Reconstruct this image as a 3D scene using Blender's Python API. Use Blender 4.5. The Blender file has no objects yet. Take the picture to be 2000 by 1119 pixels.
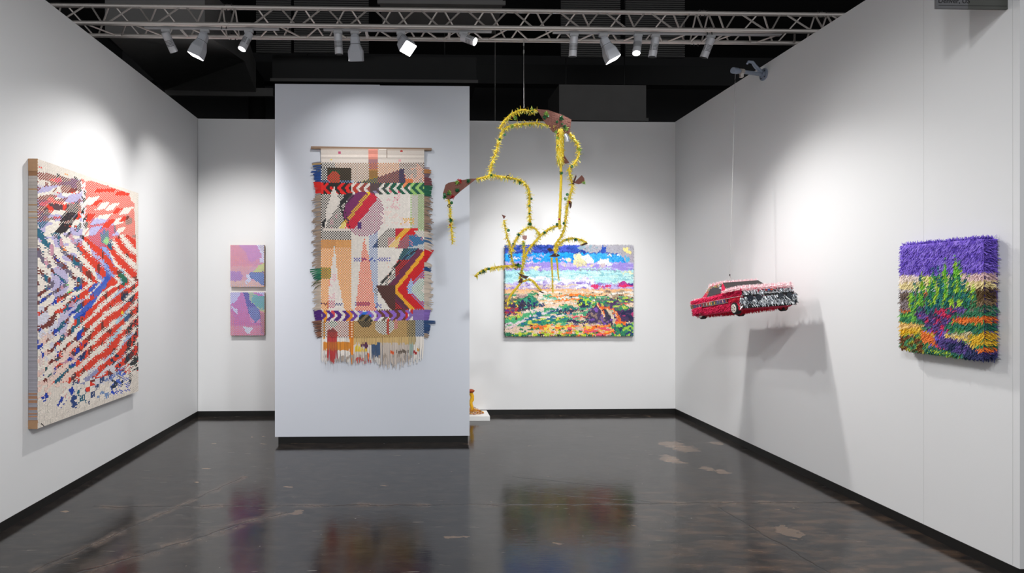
import bpy, bmesh, math, random
import numpy as np
from mathutils import Vector, Matrix
random.seed(7); RNG = np.random.RandomState(7)
C = bpy.context.scene.collection
SC = bpy.context.scene

# ---------------------------------------------------------------- camera, world, exposure
F, PXC, PYC, TH, EYE = 1100.0, 840.0, 562.0, 0.025, 1.565
cam = bpy.data.cameras.new('camera'); co = bpy.data.objects.new('camera', cam); C.objects.link(co)
co.location = (0, 0, EYE); co.rotation_euler = (math.pi/2, 0, -TH)
cam.sensor_width = 36; cam.lens = F/2000*36
cam.shift_x = (1000-PXC)/2000; cam.shift_y = (PYC-559.5)/2000
cam.clip_start = .05; cam.clip_end = 80
SC.camera = co
SC.view_settings.view_transform = 'Standard'; SC.view_settings.look = 'None'
SC.view_settings.gamma = 1; SC.view_settings.exposure = 0.0
try: SC.view_settings.use_curve_mapping = False
except Exception: pass
w = bpy.data.worlds.new('hall'); SC.world = w; w.use_nodes = True
bg = w.node_tree.nodes['Background']; bg.inputs[0].default_value = (.95, .97, 1, 1); bg.inputs[1].default_value = WORLD = 0.75

def ray(px, py):
    a = (px-PXC)/F; b = (PYC-py)/F
    return (math.sin(TH)+a*math.cos(TH), math.cos(TH)-a*math.sin(TH), b)
def at(px, py, axis, v):
    r = ray(px, py); o = (0, 0, EYE); t = (v-o[axis])/r[axis]
    return Vector([o[i]+t*r[i] for i in range(3)])

XL, XR, YB, ZT, BASE = -2.66, 3.226, 6.93, 3.63, 0.062
YF = 2.93                      # front ends of the side walls
YC = 5.69                      # front of the free-standing column wall
YT, WT = 4.90, 0.24            # truss: depth of its front chord, spacing of chords

# lamps' light (colour, power); heads of the visible lamps are built with their fixtures further down
def spot(loc, target, power, ang=75, blend=.9, col=(1, .985, .97), size=.045, name='spot_light'):
    l = bpy.data.lights.new(name, 'SPOT'); l.energy = power; l.color = col
    l.spot_size = math.radians(ang); l.spot_blend = blend; l.shadow_soft_size = size
    o = bpy.data.objects.new(name, l); C.objects.link(o)
    o.location = loc; o.rotation_euler = (Vector(target)-Vector(loc)).to_track_quat('-Z', 'Y').to_euler()
    return o
PW_ = [225, 25, 195, 32, 10, 135, 60, 245, 190, 60, 20, 170, 240, 250, 430, 380, 330, 220]
# unseen spots added overhead to fill the booth, one inferred from the car's shadow
for k_, (p_, t_, an_) in enumerate((((-1.3, .9, 4.35), (XR, 3.2, .5), 66), ((.6, .9, 4.35), (-.4, 5.6, .3), 55), ((2.0, .9, 4.35), (XL, 3.6, .25), 70), ((1.0, .9, 4.35), (1.7, 6.9, .5), 55), ((-.9, -.4, 4.3), (XR, 2.9, .6), 62), ((.8, -.4, 4.3), (XL, 3.4, .7), 62))):
    spot(p_, t_, PW_[12+k_], an_, 1, (.97, .985, 1), .08 if k_ == 0 else .22, 'unseen_spot_light')


# ---------------------------------------------------------------- helpers
def lin(c):
    c = np.asarray(c, float)/255.0
    return np.where(c <= .04045, c/12.92, ((c+.055)/1.055)**2.4)
def mat(name, col=(128, 128, 128), rough=.6, metal=0, emit=None, es=0, noise=0, nscale=40, bump=0, bscale=60, attr=False, spec=None):
    m = bpy.data.materials.new(name); m.use_nodes = True; nt = m.node_tree
    b = nt.nodes['Principled BSDF']; L = tuple(lin(col))+(1,)
    b.inputs['Base Color'].default_value = L; b.inputs['Roughness'].default_value = rough; b.inputs['Metallic'].default_value = metal
    if spec is not None: b.inputs['Specular IOR Level'].default_value = spec
    if emit: b.inputs['Emission Color'].default_value = tuple(lin(emit))+(1,); b.inputs['Emission Strength'].default_value = es
    if attr:
        a = nt.nodes.new('ShaderNodeAttribute'); a.attribute_name = 'Col'; nt.links.new(a.outputs['Color'], b.inputs['Base Color'])
    tc = nt.nodes.new('ShaderNodeTexCoord')
    if noise:
        n = nt.nodes.new('ShaderNodeTexNoise'); n.inputs['Scale'].default_value = nscale; n.inputs['Detail'].default_value = 6
        nt.links.new(tc.outputs['Object'], n.inputs['Vector'])
        r = nt.nodes.new('ShaderNodeMapRange'); r.inputs[3].default_value = 1-noise; r.inputs[4].default_value = 1+noise
        nt.links.new(n.outputs['Fac'], r.inputs[0])
        mx = nt.nodes.new('ShaderNodeVectorMath'); mx.operation = 'SCALE'; mx.inputs[0].default_value = L[:3]
        if attr: nt.links.new(a.outputs['Color'], mx.inputs[0])
        nt.links.new(r.outputs[0], mx.inputs['Scale']); nt.links.new(mx.outputs[0], b.inputs['Base Color'])
    if bump:
        n2 = nt.nodes.new('ShaderNodeTexNoise'); n2.inputs['Scale'].default_value = bscale; nt.links.new(tc.outputs['Object'], n2.inputs['Vector'])
        bp = nt.nodes.new('ShaderNodeBump'); bp.inputs['Strength'].default_value = bump; bp.inputs['Distance'].default_value = .01
        nt.links.new(n2.outputs['Fac'], bp.inputs['Height']); nt.links.new(bp.outputs[0], b.inputs['Normal'])
    return m

class MB:
    def __init__(s): s.v = []; s.f = []
    def add(s, vs, fs):
        k = len(s.v); s.v += [tuple(p) for p in vs]; s.f += [tuple(i+k for i in f) for f in fs]; return s
    def box(s, a, b, M=None):
        x0, y0, z0 = a; x1, y1, z1 = b
        P = [Vector(p) for p in ((x0,y0,z0),(x1,y0,z0),(x1,y1,z0),(x0,y1,z0),(x0,y0,z1),(x1,y0,z1),(x1,y1,z1),(x0,y1,z1))]
        if M is not None: P = [M @ p for p in P]
        return s.add(P, [(0,3,2,1),(4,5,6,7),(0,1,5,4),(1,2,6,5),(2,3,7,6),(3,0,4,7)])
    def tube(s, pts, r, n=8, caps=True, M=None):
        pts = [Vector(p) for p in pts]; N = len(pts)
        rr = r if isinstance(r, (list, tuple)) else [r]*N
        t0 = (pts[1]-pts[0]).normalized(); up = Vector((0, 0, 1)) if abs(t0.z) < .9 else Vector((1, 0, 0))
        u = t0.cross(up).normalized(); V = []
        for i, p in enumerate(pts):
            t = (pts[min(i+1, N-1)]-pts[max(i-1, 0)]).normalized(); u = (u-t*u.dot(t)).normalized(); w_ = t.cross(u)
            for k in range(n):
                a = 2*math.pi*k/n; q = p+(u*math.cos(a)+w_*math.sin(a))*rr[i]; V.append(M @ q if M is not None else q)
        Fc = [(i*n+k, i*n+(k+1) % n, (i+1)*n+(k+1) % n, (i+1)*n+k) for i in range(N-1) for k in range(n)]
        if caps: Fc += [tuple(range(n))[::-1], tuple((N-1)*n+k for k in range(n))]
        return s.add(V, Fc)
    def loft(s, rings, caps=True):            # rings of equal point count
        n = len(rings[0]); V = [p for r in rings for p in r]
        Fc = [(i*n+k, i*n+(k+1) % n, (i+1)*n+(k+1) % n, (i+1)*n+k) for i in range(len(rings)-1) for k in range(n)]
        if caps: Fc += [tuple(range(n))[::-1], tuple((len(rings)-1)*n+k for k in range(n))]
        return s.add(V, Fc)
    def build(s, name, m, parent=None, smooth=False, bevel=0):
        me = bpy.data.meshes.new(name); me.from_pydata(s.v, [], s.f); me.validate()
        bm = bmesh.new(); bm.from_mesh(me); bmesh.ops.recalc_face_normals(bm, faces=bm.faces)
        if bevel: bmesh.ops.bevel(bm, geom=bm.edges[:], offset=bevel, segments=2, affect='EDGES')
        bm.to_mesh(me); bm.free()
        if smooth:
            me.polygons.foreach_set('use_smooth', [True]*len(me.polygons))
            try: me.set_sharp_from_angle(angle=math.radians(40))
            except Exception: pass
        me.materials.append(m); o = bpy.data.objects.new(name, me); C.objects.link(o)
        if parent is not None: o.parent = parent
        return o
def quads(name, V, cols, m, parent=None):
    """V: N x k x 3 (k = 3 or 4) loose blades, cols: N x 3 linear colours"""
    V = np.asarray(V, np.float32); N, k = V.shape[:2]
    me = bpy.data.meshes.new(name); me.vertices.add(N*k); me.loops.add(N*k); me.polygons.add(N)
    me.vertices.foreach_set('co', V.reshape(-1)); me.loops.foreach_set('vertex_index', np.arange(N*k, dtype=np.int32))
    me.polygons.foreach_set('loop_start', np.arange(0, N*k, k, dtype=np.int32))
    me.update(calc_edges=True)
    a = me.color_attributes.new('Col', 'FLOAT_COLOR', 'POINT')
    cc = np.ones((N, k, 4), np.float32); cc[:, :, :3] = np.asarray(cols, np.float32)[:, None, :]
    a.data.foreach_set('color', cc.reshape(-1))
    me.materials.append(m); o = bpy.data.objects.new(name, me); C.objects.link(o)
    if parent is not None: o.parent = parent
    return o
def tag(o, label=None, cat=None, group=None, kind=None):
    if label: o['label'] = label
    if cat: o['category'] = cat
    if group: o['group'] = group
    if kind: o['kind'] = kind
    return o
def thing(name, loc, label, cat, group=None, rot=(0, 0, 0)):
    o = bpy.data.objects.new(name, None); C.objects.link(o); o.location = loc; o.rotation_euler = rot
    o.empty_display_size = .1
    bpy.context.view_layer.update()
    return tag(o, label, cat, group)

# value noise (numpy) and a small painter that lays coloured shapes on a grid; used for strand / strip colours
def vnoise(x, y, seed=0):
    x = np.asarray(x, float); y = np.asarray(y, float)
    xi = np.floor(x).astype(int); yi = np.floor(y).astype(int); fx = x-xi; fy = y-yi
    fx = fx*fx*(3-2*fx); fy = fy*fy*(3-2*fy)
    def h(a, b):
        n = (a*374761393+b*668265263+seed*974711) & 0x7fffffff
        n = ((n ^ (n >> 13))*1274126177) & 0x7fffffff
        return ((n ^ (n >> 16)) & 0xffff)/65535.0
    return (h(xi, yi)*(1-fx)+h(xi+1, yi)*fx)*(1-fy)+(h(xi, yi+1)*(1-fx)+h(xi+1, yi+1)*fx)*fy
class Paint:
    def __init__(s, x0, y0, x1, y1, k, base, wob=0, seed=0):
        s.x0, s.y0, s.k = x0, y0, k; s.w = int((x1-x0)*k)+1; s.h = int((y1-y0)*k)+1
        s.X, s.Y = np.meshgrid(x0+np.arange(s.w)/k, y0+np.arange(s.h)/k); s.seed = seed
        s.I = np.zeros((s.h, s.w, 3)); s.I[:] = base
        s.X0, s.Y0 = s.X, s.Y
        s.wobble(wob)
    def wobble(s, wob, sc=3.5):
        s.X = s.X0+wob*(vnoise(s.X0/sc, s.Y0/sc, s.seed+1)-.5)*2; s.Y = s.Y0+wob*(vnoise(s.X0/sc, s.Y0/sc, s.seed+2)-.5)*2
    def put(s, m, c, p=1.0):
        if p < 1: m = m & (RNG.rand(s.h, s.w) < p)
        s.I[m] = c; return m
    def rect(s, x0, y0, x1, y1, c, p=1.0): return s.put((s.X >= x0)&(s.X < x1)&(s.Y >= y0)&(s.Y < y1), c, p)
    def ell(s, cx, cy, rx, ry, c, p=1.0): return s.put(((s.X-cx)/rx)**2+((s.Y-cy)/ry)**2 < 1, c, p)
    def inpoly(s, pts):
        m = np.zeros(s.X.shape, bool); n = len(pts)
        for i in range(n):
            (xa, ya), (xb, yb) = pts[i], pts[(i+1) % n]
            if ya == yb: continue
            cr = ((s.Y < ya) != (s.Y < yb)) & (s.X < (xb-xa)*(s.Y-ya)/(yb-ya)+xa); m ^= cr
        return m
    def poly(s, pts, c, p=1.0): return s.put(s.inpoly(pts), c, p)
    def line(s, pts, wd, c, p=1.0):
        m = np.zeros(s.X.shape, bool)
        for (xa, ya), (xb, yb) in zip(pts[:-1], pts[1:]):
            d2 = (xb-xa)**2+(yb-ya)**2+1e-9; t = np.clip(((s.X-xa)*(xb-xa)+(s.Y-ya)*(yb-ya))/d2, 0, 1)
            m |= (s.X-xa-t*(xb-xa))**2+(s.Y-ya-t*(yb-ya))**2 < (wd/2)**2
        return s.put(m, c, p)
    def blot(s, m, c, lo, sx, sy, sd, skew=0):     # coloured flecks inside mask m
        n = vnoise((s.X0+skew*s.Y0)/sx, (s.Y0-skew*s.X0*.0)/sy, sd)
        s.I[m & (n > lo)] = c
    def sample(s, x, y):
        i = np.clip(((y-s.y0)*s.k).round().astype(int), 0, s.h-1); j = np.clip(((x-s.x0)*s.k).round().astype(int), 0, s.w-1)
        return s.I[i, j]
def homog(c):                                     # unit square (u right, v down) -> four corners TL TR BR BL
    (x0,y0),(x1,y1),(x2,y2),(x3,y3) = c
    dx1, dx2, dx3 = x1-x2, x3-x2, x0-x1+x2-x3; dy1, dy2, dy3 = y1-y2, y3-y2, y0-y1+y2-y3
    D = dx1*dy2-dx2*dy1; g = (dx3*dy2-dx2*dy3)/D; h = (dx1*dy3-dx3*dy1)/D
    a, b, c_, d, e, f = x1-x0+g*x1, x3-x0+h*x3, x0, y1-y0+g*y1, y3-y0+h*y3, y0
    return lambda u, v: ((a*u+b*v+c_)/(g*u+h*v+1), (d*u+e*v+f)/(g*u+h*v+1))

M_fab = mat('painted_strip', rough=.75, attr=True, noise=.10, nscale=90)
M_paper = mat('paper_strand', rough=.85, attr=True, noise=.12, nscale=120)
# ---------------------------------------------------------------- the booth
def wall_mat(name, col, ns=1.2):
    m = mat(name, col, .62, noise=.02, nscale=ns, bump=.03, bscale=220, spec=.3); return m
M_wall = wall_mat('white_wall_paint', (226, 226, 226)); M_colw = wall_mat('cool_lit_wall_paint', (214, 218, 226))  # middle wall's bluish tint paints in its cool light
M_black = mat('black_base', (16, 15, 13), .5, noise=.3, nscale=12)
M_dark = mat('black_ceiling_paint', (58, 58, 58), .9); M_dark2 = mat('dark_duct_metal', (112, 110, 108), .7, noise=.15, nscale=3)
M_dark3 = mat('black_curtain', (70, 70, 71), .95)

# floor
def floor_material():
    m = bpy.data.materials.new('dark_sealed_concrete'); m.use_nodes = True; nt = m.node_tree; N = nt.nodes; Lk = nt.links
    b = N['Principled BSDF']
    tc = N.new('ShaderNodeTexCoord'); P = tc.outputs['Object']
    def noise(scale, detail=6, stretch=None, rot=0, rough=.6):
        n = N.new('ShaderNodeTexNoise'); n.inputs['Scale'].default_value = scale; n.inputs['Detail'].default_value = detail; n.inputs['Roughness'].default_value = rough
        mp = N.new('ShaderNodeMapping'); mp.inputs['Rotation'].default_value[2] = rot
        if stretch: mp.inputs['Scale'].default_value = stretch
        Lk.new(P, mp.inputs[0]); Lk.new(mp.outputs[0], n.inputs['Vector']); return n.outputs['Fac']
    def ramp(src, a, c, v0=0, v1=1):
        r = N.new('ShaderNodeMapRange'); r.inputs[1].default_value = a; r.inputs[2].default_value = c; r.inputs[3].default_value = v0; r.inputs[4].default_value = v1
        Lk.new(src, r.inputs[0]); return r.outputs[0]
    def mixc(f, a, bb):
        x = N.new('ShaderNodeMix'); x.data_type = 'RGBA'
        Lk.new(f, x.inputs[0])
        for k, s in ((6, a), (7, bb)):
            if isinstance(s, tuple): x.inputs[k].default_value = tuple(lin(s))+(1,)
            else: Lk.new(s, x.inputs[k])
        return x.outputs[2]
    def math_(op, a, c=None, cl=False):
        x = N.new('ShaderNodeMath'); x.operation = op; x.use_clamp = cl
        for k, s in ((0, a), (1, c)):
            if s is None: continue
            if isinstance(s, (int, float)): x.inputs[k].default_value = s
            else: Lk.new(s, x.inputs[k])
        return x.outputs[0]
    col = mixc(ramp(noise(1.1), .35, .7), (25, 23, 23), (38, 34, 32))
    col = mixc(ramp(noise(7, 8, (1, 2.2, 1)), .45, .75), col, (58, 51, 45))
    # brown worn zone near the front right, small tan scuffs, whitish scratches
    sx = N.new('ShaderNodeSeparateXYZ'); Lk.new(P, sx.inputs[0])
    dx = math_('SUBTRACT', sx.outputs[0], 2.3); dy = math_('SUBTRACT', sx.outputs[1], 3.1)
    dd = math_('ADD', math_('MULTIPLY', dx, dx), math_('MULTIPLY', dy, dy))
    zone = ramp(dd, 2.4, .1)
    br = math_('MULTIPLY', zone, ramp(noise(4.5, 10, (1, 3.0, 1), .3), .46, .74), True)
    col = mixc(math_('MULTIPLY', br, .7), col, (112, 86, 66))
    tan = ramp(noise(3.3, 7, (1, 2.0, 1), .6), .675, .70)
    col = mixc(math_('MULTIPLY', tan, .75), col, (142, 118, 96))
    for (ex, ey, er) in ((1312, 868, .15), (1338, 876, .15), (1308, 896, .12), (1318, 900, .10), (1380, 915, .07), (1412, 922, .07), (1400, 865, .08), (1540, 1040, .10), (580, 1002, .06)):
        cx_, cy_ = at(ex, ey, 2, 0)[:2]; ax = math_('SUBTRACT', sx.outputs[0], cx_); ay = math_('MULTIPLY', math_('SUBTRACT', sx.outputs[1], cy_), .8)
        q_ = math_('SQRT', math_('ADD', math_('MULTIPLY', ax, ax), math_('MULTIPLY', ay, ay))); zz_ = math_('ADD', ramp(q_, er*1.3, er*.1), math_('MULTIPLY', noise(9, 6, (1, 2.4, 1), .4), 1.9))
        col = mixc(math_('MULTIPLY', ramp(zz_, 1.42, 1.50), .7), col, (116, 96, 80))
    sc1 = ramp(noise(16, 3, (.16, 3, 1), .9), .715, .735); sc2 = ramp(noise(13, 3, (.2, 3.4, 1), -.7), .715, .735); sp = ramp(noise(26, 3), .735, .75)
    scr = math_('MAXIMUM', math_('MAXIMUM', sc1, sc2), sp)
    col = mixc(math_('MULTIPLY', scr, .55), col, (165, 155, 145))
    # saw cuts and cracks: lines with a little wander
    wob = ramp(noise(2.2, 8), 0, 1, -.09, .09); wob2 = ramp(noise(5, 9), 0, 1, -.05, .05)
    def crack(p, q, wd, wb, soft=1.0):
        (x0, y0), (x1, y1) = p, q; L_ = math.hypot(x1-x0, y1-y0); nx, ny = -(y1-y0)/L_, (x1-x0)/L_; tx, ty = (x1-x0)/L_, (y1-y0)/L_
        d = math_('ADD', math_('ADD', math_('MULTIPLY', sx.outputs[0], nx), math_('MULTIPLY', sx.outputs[1], ny)), -(x0*nx+y0*ny))
        d = math_('ABSOLUTE', math_('ADD', d, wb))
        a = ramp(d, wd, wd*.3)
        t = math_('ADD', math_('ADD', math_('MULTIPLY', sx.outputs[0], tx), math_('MULTIPLY', sx.outputs[1], ty)), -(x0*tx+y0*ty))
        inside = math_('MULTIPLY', math_('GREATER_THAN', t, 0.0), math_('LESS_THAN', t, L_))
        return math_('MULTIPLY', math_('MULTIPLY', a, inside), soft), d, inside
    fl = lambda px, py: at(px, py, 2, 0)[:2]
    cr1, d1, i1 = crack(fl(180, 990), fl(1700, 981), .010, wob2)
    cr2, d2, i2 = crack(fl(150, 1119), fl(560, 1000), .012, wob)      # left diagonal
    cr2b, d2b, i2b = crack(fl(60, 1119), fl(480, 930), .009, wob2, .8)
    cr3, d3, i3 = crack(fl(1400, 990), fl(1620, 1119), .010, wob2)
    cr4, d4, i4 = crack(fl(990, 930), fl(1200, 952), .007, wob2, .8)
    cr5, d5, i5 = crack(fl(1030, 960), fl(1330, 985), .006, wob, .6)
    crk = cr1
    for c_ in (cr2, cr2b, cr3, cr4, cr5): crk = math_('MAXIMUM', crk, c_)
    halo = math_('MULTIPLY', math_('MULTIPLY', ramp(d1, .055, .0), i1), ramp(noise(6, 6), .45, .62))
    halo = math_('MAXIMUM', halo, math_('MULTIPLY', math_('MULTIPLY', ramp(d2, .10, .0), i2), ramp(noise(9, 6), .4, .62)))
    halo = math_('MAXIMUM', halo, math_('MULTIPLY', math_('MULTIPLY', ramp(d2b, .06, .0), i2b), ramp(noise(9, 6), .4, .62)))
    col = mixc(math_('MULTIPLY', halo, .6, True), col, (122, 104, 90))
    col = mixc(math_('MULTIPLY', crk, .85), col, (12, 10, 9))
    Lk.new(col, b.inputs['Base Color'])
    r = ramp(noise(3, 8), .3, .7, .085, .155); r = math_('ADD', r, math_('MULTIPLY', scr, .25)); r = math_('ADD', r, math_('MULTIPLY', halo, .2))
    Lk.new(r, b.inputs['Roughness']); b.inputs['IOR'].default_value = 1.52
    hgt = math_('ADD', math_('MULTIPLY', noise(3.0, 3), .35), math_('MULTIPLY', noise(30, 6, (.4, 1.8, 1), .5), .09))
    hgt = math_('SUBTRACT', hgt, math_('MULTIPLY', crk, .25)); hgt = math_('ADD', hgt, math_('MULTIPLY', scr, .05)); hgt = math_('ADD', hgt, math_('MULTIPLY', halo, .07))
    bp = N.new('ShaderNodeBump'); bp.inputs['Strength'].default_value = .35; bp.inputs['Distance'].default_value = .012
    Lk.new(hgt, bp.inputs['Height']); Lk.new(bp.outputs[0], b.inputs['Normal'])
    return m
def structure(o): o['kind'] = 'structure'; return o
structure(MB().box((-7, -3, -.12), (9, 15, 0)).build('floor', floor_material()))
structure(MB().box((-7, -3, 7.2), (9, 15, 7.3)).build('ceiling', M_dark))
T = .09
def wall(side, a, b, m=None):
    return structure(MB().box(a, b).build('wall_'+side, m or M_wall))
wl = wall('left', (XL-T, YF, BASE), (XL, YB+T, ZT)); wr = wall('right', (XR, YF, BASE), (XR+T, YB+T, ZT)); wb = wall('back', (XL, YB, BASE), (XR, YB+T, ZT-.005))
structure(MB().box((XL-T+.01, YF+.01, 0), (XL+.004, YB+T-.01, BASE)).build('baseboard_left', M_black))
structure(MB().box((XR-.004, YF+.01, 0), (XR+T-.01, YB+T-.01, BASE)).build('baseboard_right', M_black))
structure(MB().box((XL+.004, YB-.004, 0), (XR-.004, YB+T-.01, BASE)).build('baseboard_back', M_black))
M_seam = mat('panel_joint', (200, 200, 200), .8)
ys = at(1804, 400, 0, XR).y
MB().box((XR-.0006, ys-.0008, BASE), (XR+.001, ys+.0008, ZT)).build('panel_joint', M_seam, wr)
MB().box((XR-.0006, YF+.035, BASE), (XR+.001, YF+.037, ZT)).build('panel_joint', M_seam, wr)
MB().box((XL-.001, YB-.0, BASE), (XL+.003, YB+.001, ZT)).build('panel_joint', M_seam, wb)
# free-standing wall in the middle, with a recessed black foot
cx0, cx1 = at(537, 500, 1, YC).x, at(917, 500, 1, YC).x
cw = structure(MB().box((cx0, YC, .068), (cx1, YC+.30, 3.605)).build('wall_middle', M_colw))
structure(MB().box((cx0+.03, YC+.015, 0), (cx1-.015, YC+.285, .068)).build('baseboard_middle', M_black))
MB().box((cx0+.0, YC+.001, 3.605), (cx0+1.05, YC+.299, 3.612)).build('top_edge', M_colw, cw)

# dark hall behind the booth: far curtain wall and ducts under the black ceiling
structure(MB().box((-7, 13.6, 0), (9, 13.8, 7.2)).build('wall_far', M_dark3))
structure(MB().box((-7.1, -1, 0), (-7, 13.8, 7.2)).build('wall_hall_left', M_dark3)); structure(MB().box((9, -1, 0), (9.1, 13.8, 7.2)).build('wall_hall_right', M_dark3))
def duct(name, lbl, boxes, m, group=None):
    t = thing(name, boxes[0][0], lbl, 'air duct', group)
    Mi = Matrix.Translation(-Vector(boxes[0][0]))
    for k, (a, b) in enumerate(boxes): MB().box(a, b, Mi).build('duct_panel' if k == 0 else 'flange', m, t)
    return t
p = at(230, 100, 1, 8.3); q = at(478, 164, 1, 9.6)
# sloping sheet-metal plenum on the left
def wedge(pts_front, pts_back, name, lbl, cat, m):
    o = thing(name, pts_front[0], lbl, cat); Mi = -Vector(pts_front[0])
    mb = MB(); n = len(pts_front)
    V = [Vector(p_)+Mi for p_ in pts_front]+[Vector(p_)+Mi for p_ in pts_back]
    mb.add(V, [tuple(range(n))[::-1], tuple(range(n, 2*n))]+[(i, (i+1) % n, n+(i+1) % n, n+i) for i in range(n)])
    mb.build('casing', m, o); return o, Mi
D = 8.6
f_ = [at(205, 66, 1, 5.6), at(296, 145, 1, 8.6), at(322, 176, 1, 9.6), at(500, 180, 1, 9.6), at(478, 120, 1, 8.6), at(400, 66, 1, 5.6)]
b_ = [p_+Vector((0, 0, .5)) for p_ in f_]
o, Mi = wedge(f_, b_, 'air_duct', 'wide dark sheet metal duct above the left corner of the booth', 'air duct', M_dark2)
MB().box(at(322, 186, 1, 9.6)+Mi, Vector((at(533, 186, 1, 9.6).x, 9.66, at(533, 172, 1, 9.6).z))+Mi).build('lower_flange', M_dark2, o)
t = thing('bent_pipe', at(500, 240, 1, 10.3), 'black bent round duct dropping behind the middle wall', 'pipe'); Mi = -t.location
pts = [at(440, 92, 1, 10.3), at(462, 118, 1, 10.3), at(486, 140, 1, 10.3), at(500, 160, 1, 10.3), at(502, 190, 1, 10.3), at(502, 245, 1, 10.3)]
pts = [Vector((pts[0].x, pts[0].y, 7.2))]+pts
MB().tube([p_+Mi for p_ in pts], .15, 16).build('pipe_run', mat('matt_black_metal', (8, 8, 8), .9), t, smooth=True)
def louvre(x0, y0, x1, y1, Y, lbl):
    a = at(x0, y0, 1, Y); b = at(x1, y1, 1, Y); t = thing('louvre_panel', (a.x, Y, b.z), lbl, 'louvre', 'dark ribbed ceiling panels'); 
    mb = MB().box((0, .02, 0), (b.x-a.x, .05, a.z-b.z)); mb.build('backing', M_dark, t)
    n = int((y1-y0)/4.2); s_ = MB()
    for i in range(n):
        z = (i+.5)*(a.z-b.z)/n; s_.box((0, 0, z-.006), (b.x-a.x, .02, z+.006))
    s_.build('slats', M_dark2, t)
louvre(500, -20, 568, 104, 9.2, 'dark ribbed panel high up left of the middle wall'); louvre(574, -20, 720, 104, 9.2, 'dark ribbed panel above the left half of the middle wall')
louvre(1096, -20, 1212, 112, 9.2, 'dark ribbed panel above the desert picture'); louvre(1222, -20, 1338, 112, 9.2, 'dark ribbed panel above the right corner')
for (x0, y0, x1, y1, Y, L_) in ((532, 108, 930, 162, 9.5, 'long dark duct above the top of the middle wall'), (1092, 165, 1262, 236, 9.5, 'box-shaped dark duct above the desert picture'),
                                (742, -30, 982, 10, 7.0, 'dark duct crossing overhead behind the truss')):
    a = at(x0, y0, 1, Y); b = at(x1, y1, 1, Y)
    t = thing('air_duct', (a.x, Y, b.z), L_, 'air duct'); w_, h_ = b.x-a.x, a.z-b.z
    MB().box((0, 0, 0), (w_, .8, h_)).build('duct_casing', M_dark if Y > 9.4 and x0 < 600 else M_dark2, t)
    MB().box((-.03, -.03, -.01), (w_+.03, .0, .04)).build('flange', M_dark2, t)
    for hx in (.15*w_, .85*w_): MB().tube([(hx, .4, h_-.01), (hx, .4, 7.2-b.z)], .01, 6).build('hanger_rod', M_dark, t)
a = at(560, 20, 1, 11.5)
t = thing('roof_beam', (0, 0, 5.9), 'black beam running across the hall under the ceiling', 'beam'); t.location = (-7, 11.5, 5.75)
MB().box((0, 0, 0), (16, .25, .4)).build('beam', M_dark, t)

# low white plinth beside the middle wall with a small yellow sculpture on it
M_plinth = mat('white_plinth_paint', (228, 228, 226), .5)
xr = at(957, 822, 2, 0).x; yp = at(957, 822, 2, 0).y
pl = MB().box((.35, yp, 0), (xr, YB-.012, .055)).build('plinth', M_plinth, bevel=.002)
tag(pl, 'low white plinth on the floor behind the middle wall', 'plinth')
M_yel = mat('yellow_paper', (226, 172, 20), .7, noise=.15, nscale=60); M_org = mat('rust_paper', (150, 62, 20), .7, noise=.2, nscale=50)
pc = Vector((at(921, 800, 1, 6.78).x, 6.78, .055))
t = thing('melting_cone', pc, 'small yellow dripping sculpture on the low white plinth, half hidden by the middle wall', 'sculpture')
rr = [.017, .018, .020, .023, .025, .022, .026, .028]; zz = [.02, .05, .09, .13, .16, .20, .235, .25]
MB().tube([(.012*math.sin(i*1.7), 0, z) for i, z in enumerate(zz)], rr, 14).build('drip', M_yel, t, smooth=True)
MB().loft([[Vector((r_*math.cos(a_)-.01, r_*math.sin(a_), z_)) for a_ in np.linspace(0, 2*math.pi, 12, endpoint=False)] for r_, z_ in ((.026, .245), (.044, .258), (.048, .272), (.024, .285))]).build('cap', M_org, t)
V = []; cs = []
pal = [lin(c) for c in ((235, 180, 20), (240, 200, 60), (190, 90, 25), (120, 50, 20), (225, 150, 15), (150, 60, 30))]
for i in range(1100):
    r_ = .15*math.sqrt(random.random()); a_ = random.random()*6.28; zc = .004+max(0, .10*(1-r_/.15))*random.random()
    c0 = Vector((r_*math.cos(a_)-.0, .7*r_*math.sin(a_), zc)); d1 = Vector((random.uniform(-1, 1), random.uniform(-1, 1), random.uniform(-.15, .6))).normalized()*.014; d2 = Vector((random.uniform(-1, 1), random.uniform(-1, 1), random.uniform(0, .5))).normalized()*.006
    V.append([c0-d2, c0+d2, c0+d1+d2*.3]); cs.append(random.choice(pal))
tag(quads('petals', V, cs, M_paper, t), kind='stuff')

# hanging sign at the top of the right wall's end, facing the aisle
sx0 = at(1829, 16, 1, YF+.06); sg = thing('hanging_sign', (sx0.x, YF+.06, sx0.z), 'grey sign with black lettering projecting from the top of the right wall', 'sign')
wd = XR-sx0.x; MB().box((0, 0, 0), (wd*.44, .012, .30)).build('board', mat('grey_sign_vinyl', (96, 96, 98), .5), sg)
MB().box((wd*.44, .0, 0), (wd-.002, .012, .30)).build('board', mat('shaded_sign_vinyl', (70, 71, 66), .5), sg)  # right part darker: shade painted into the same grey board
M_ink = mat('sign_ink', (22, 18, 20), .6)
px_m = at(1900, 16, 1, YF+.06).x-at(1899, 16, 1, YF+.06).x
MB().box((4*px_m, -.0006, 5.2*px_m), (137*px_m, .001, 6.0*px_m)).build('rule_line', M_ink, sg)
tcv = bpy.data.curves.new('lettering', 'FONT'); tcv.body = 'Denver, US'; tcv.size = 13.2*px_m; tcv.extrude = .0003
to = bpy.data.objects.new('lettering', tcv); C.objects.link(to); to.parent = sg; to.location = (3.0*px_m, -.0012, 10.2*px_m); to.rotation_euler = (math.pi/2, 0, 0); tcv.materials.append(M_ink)
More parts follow.
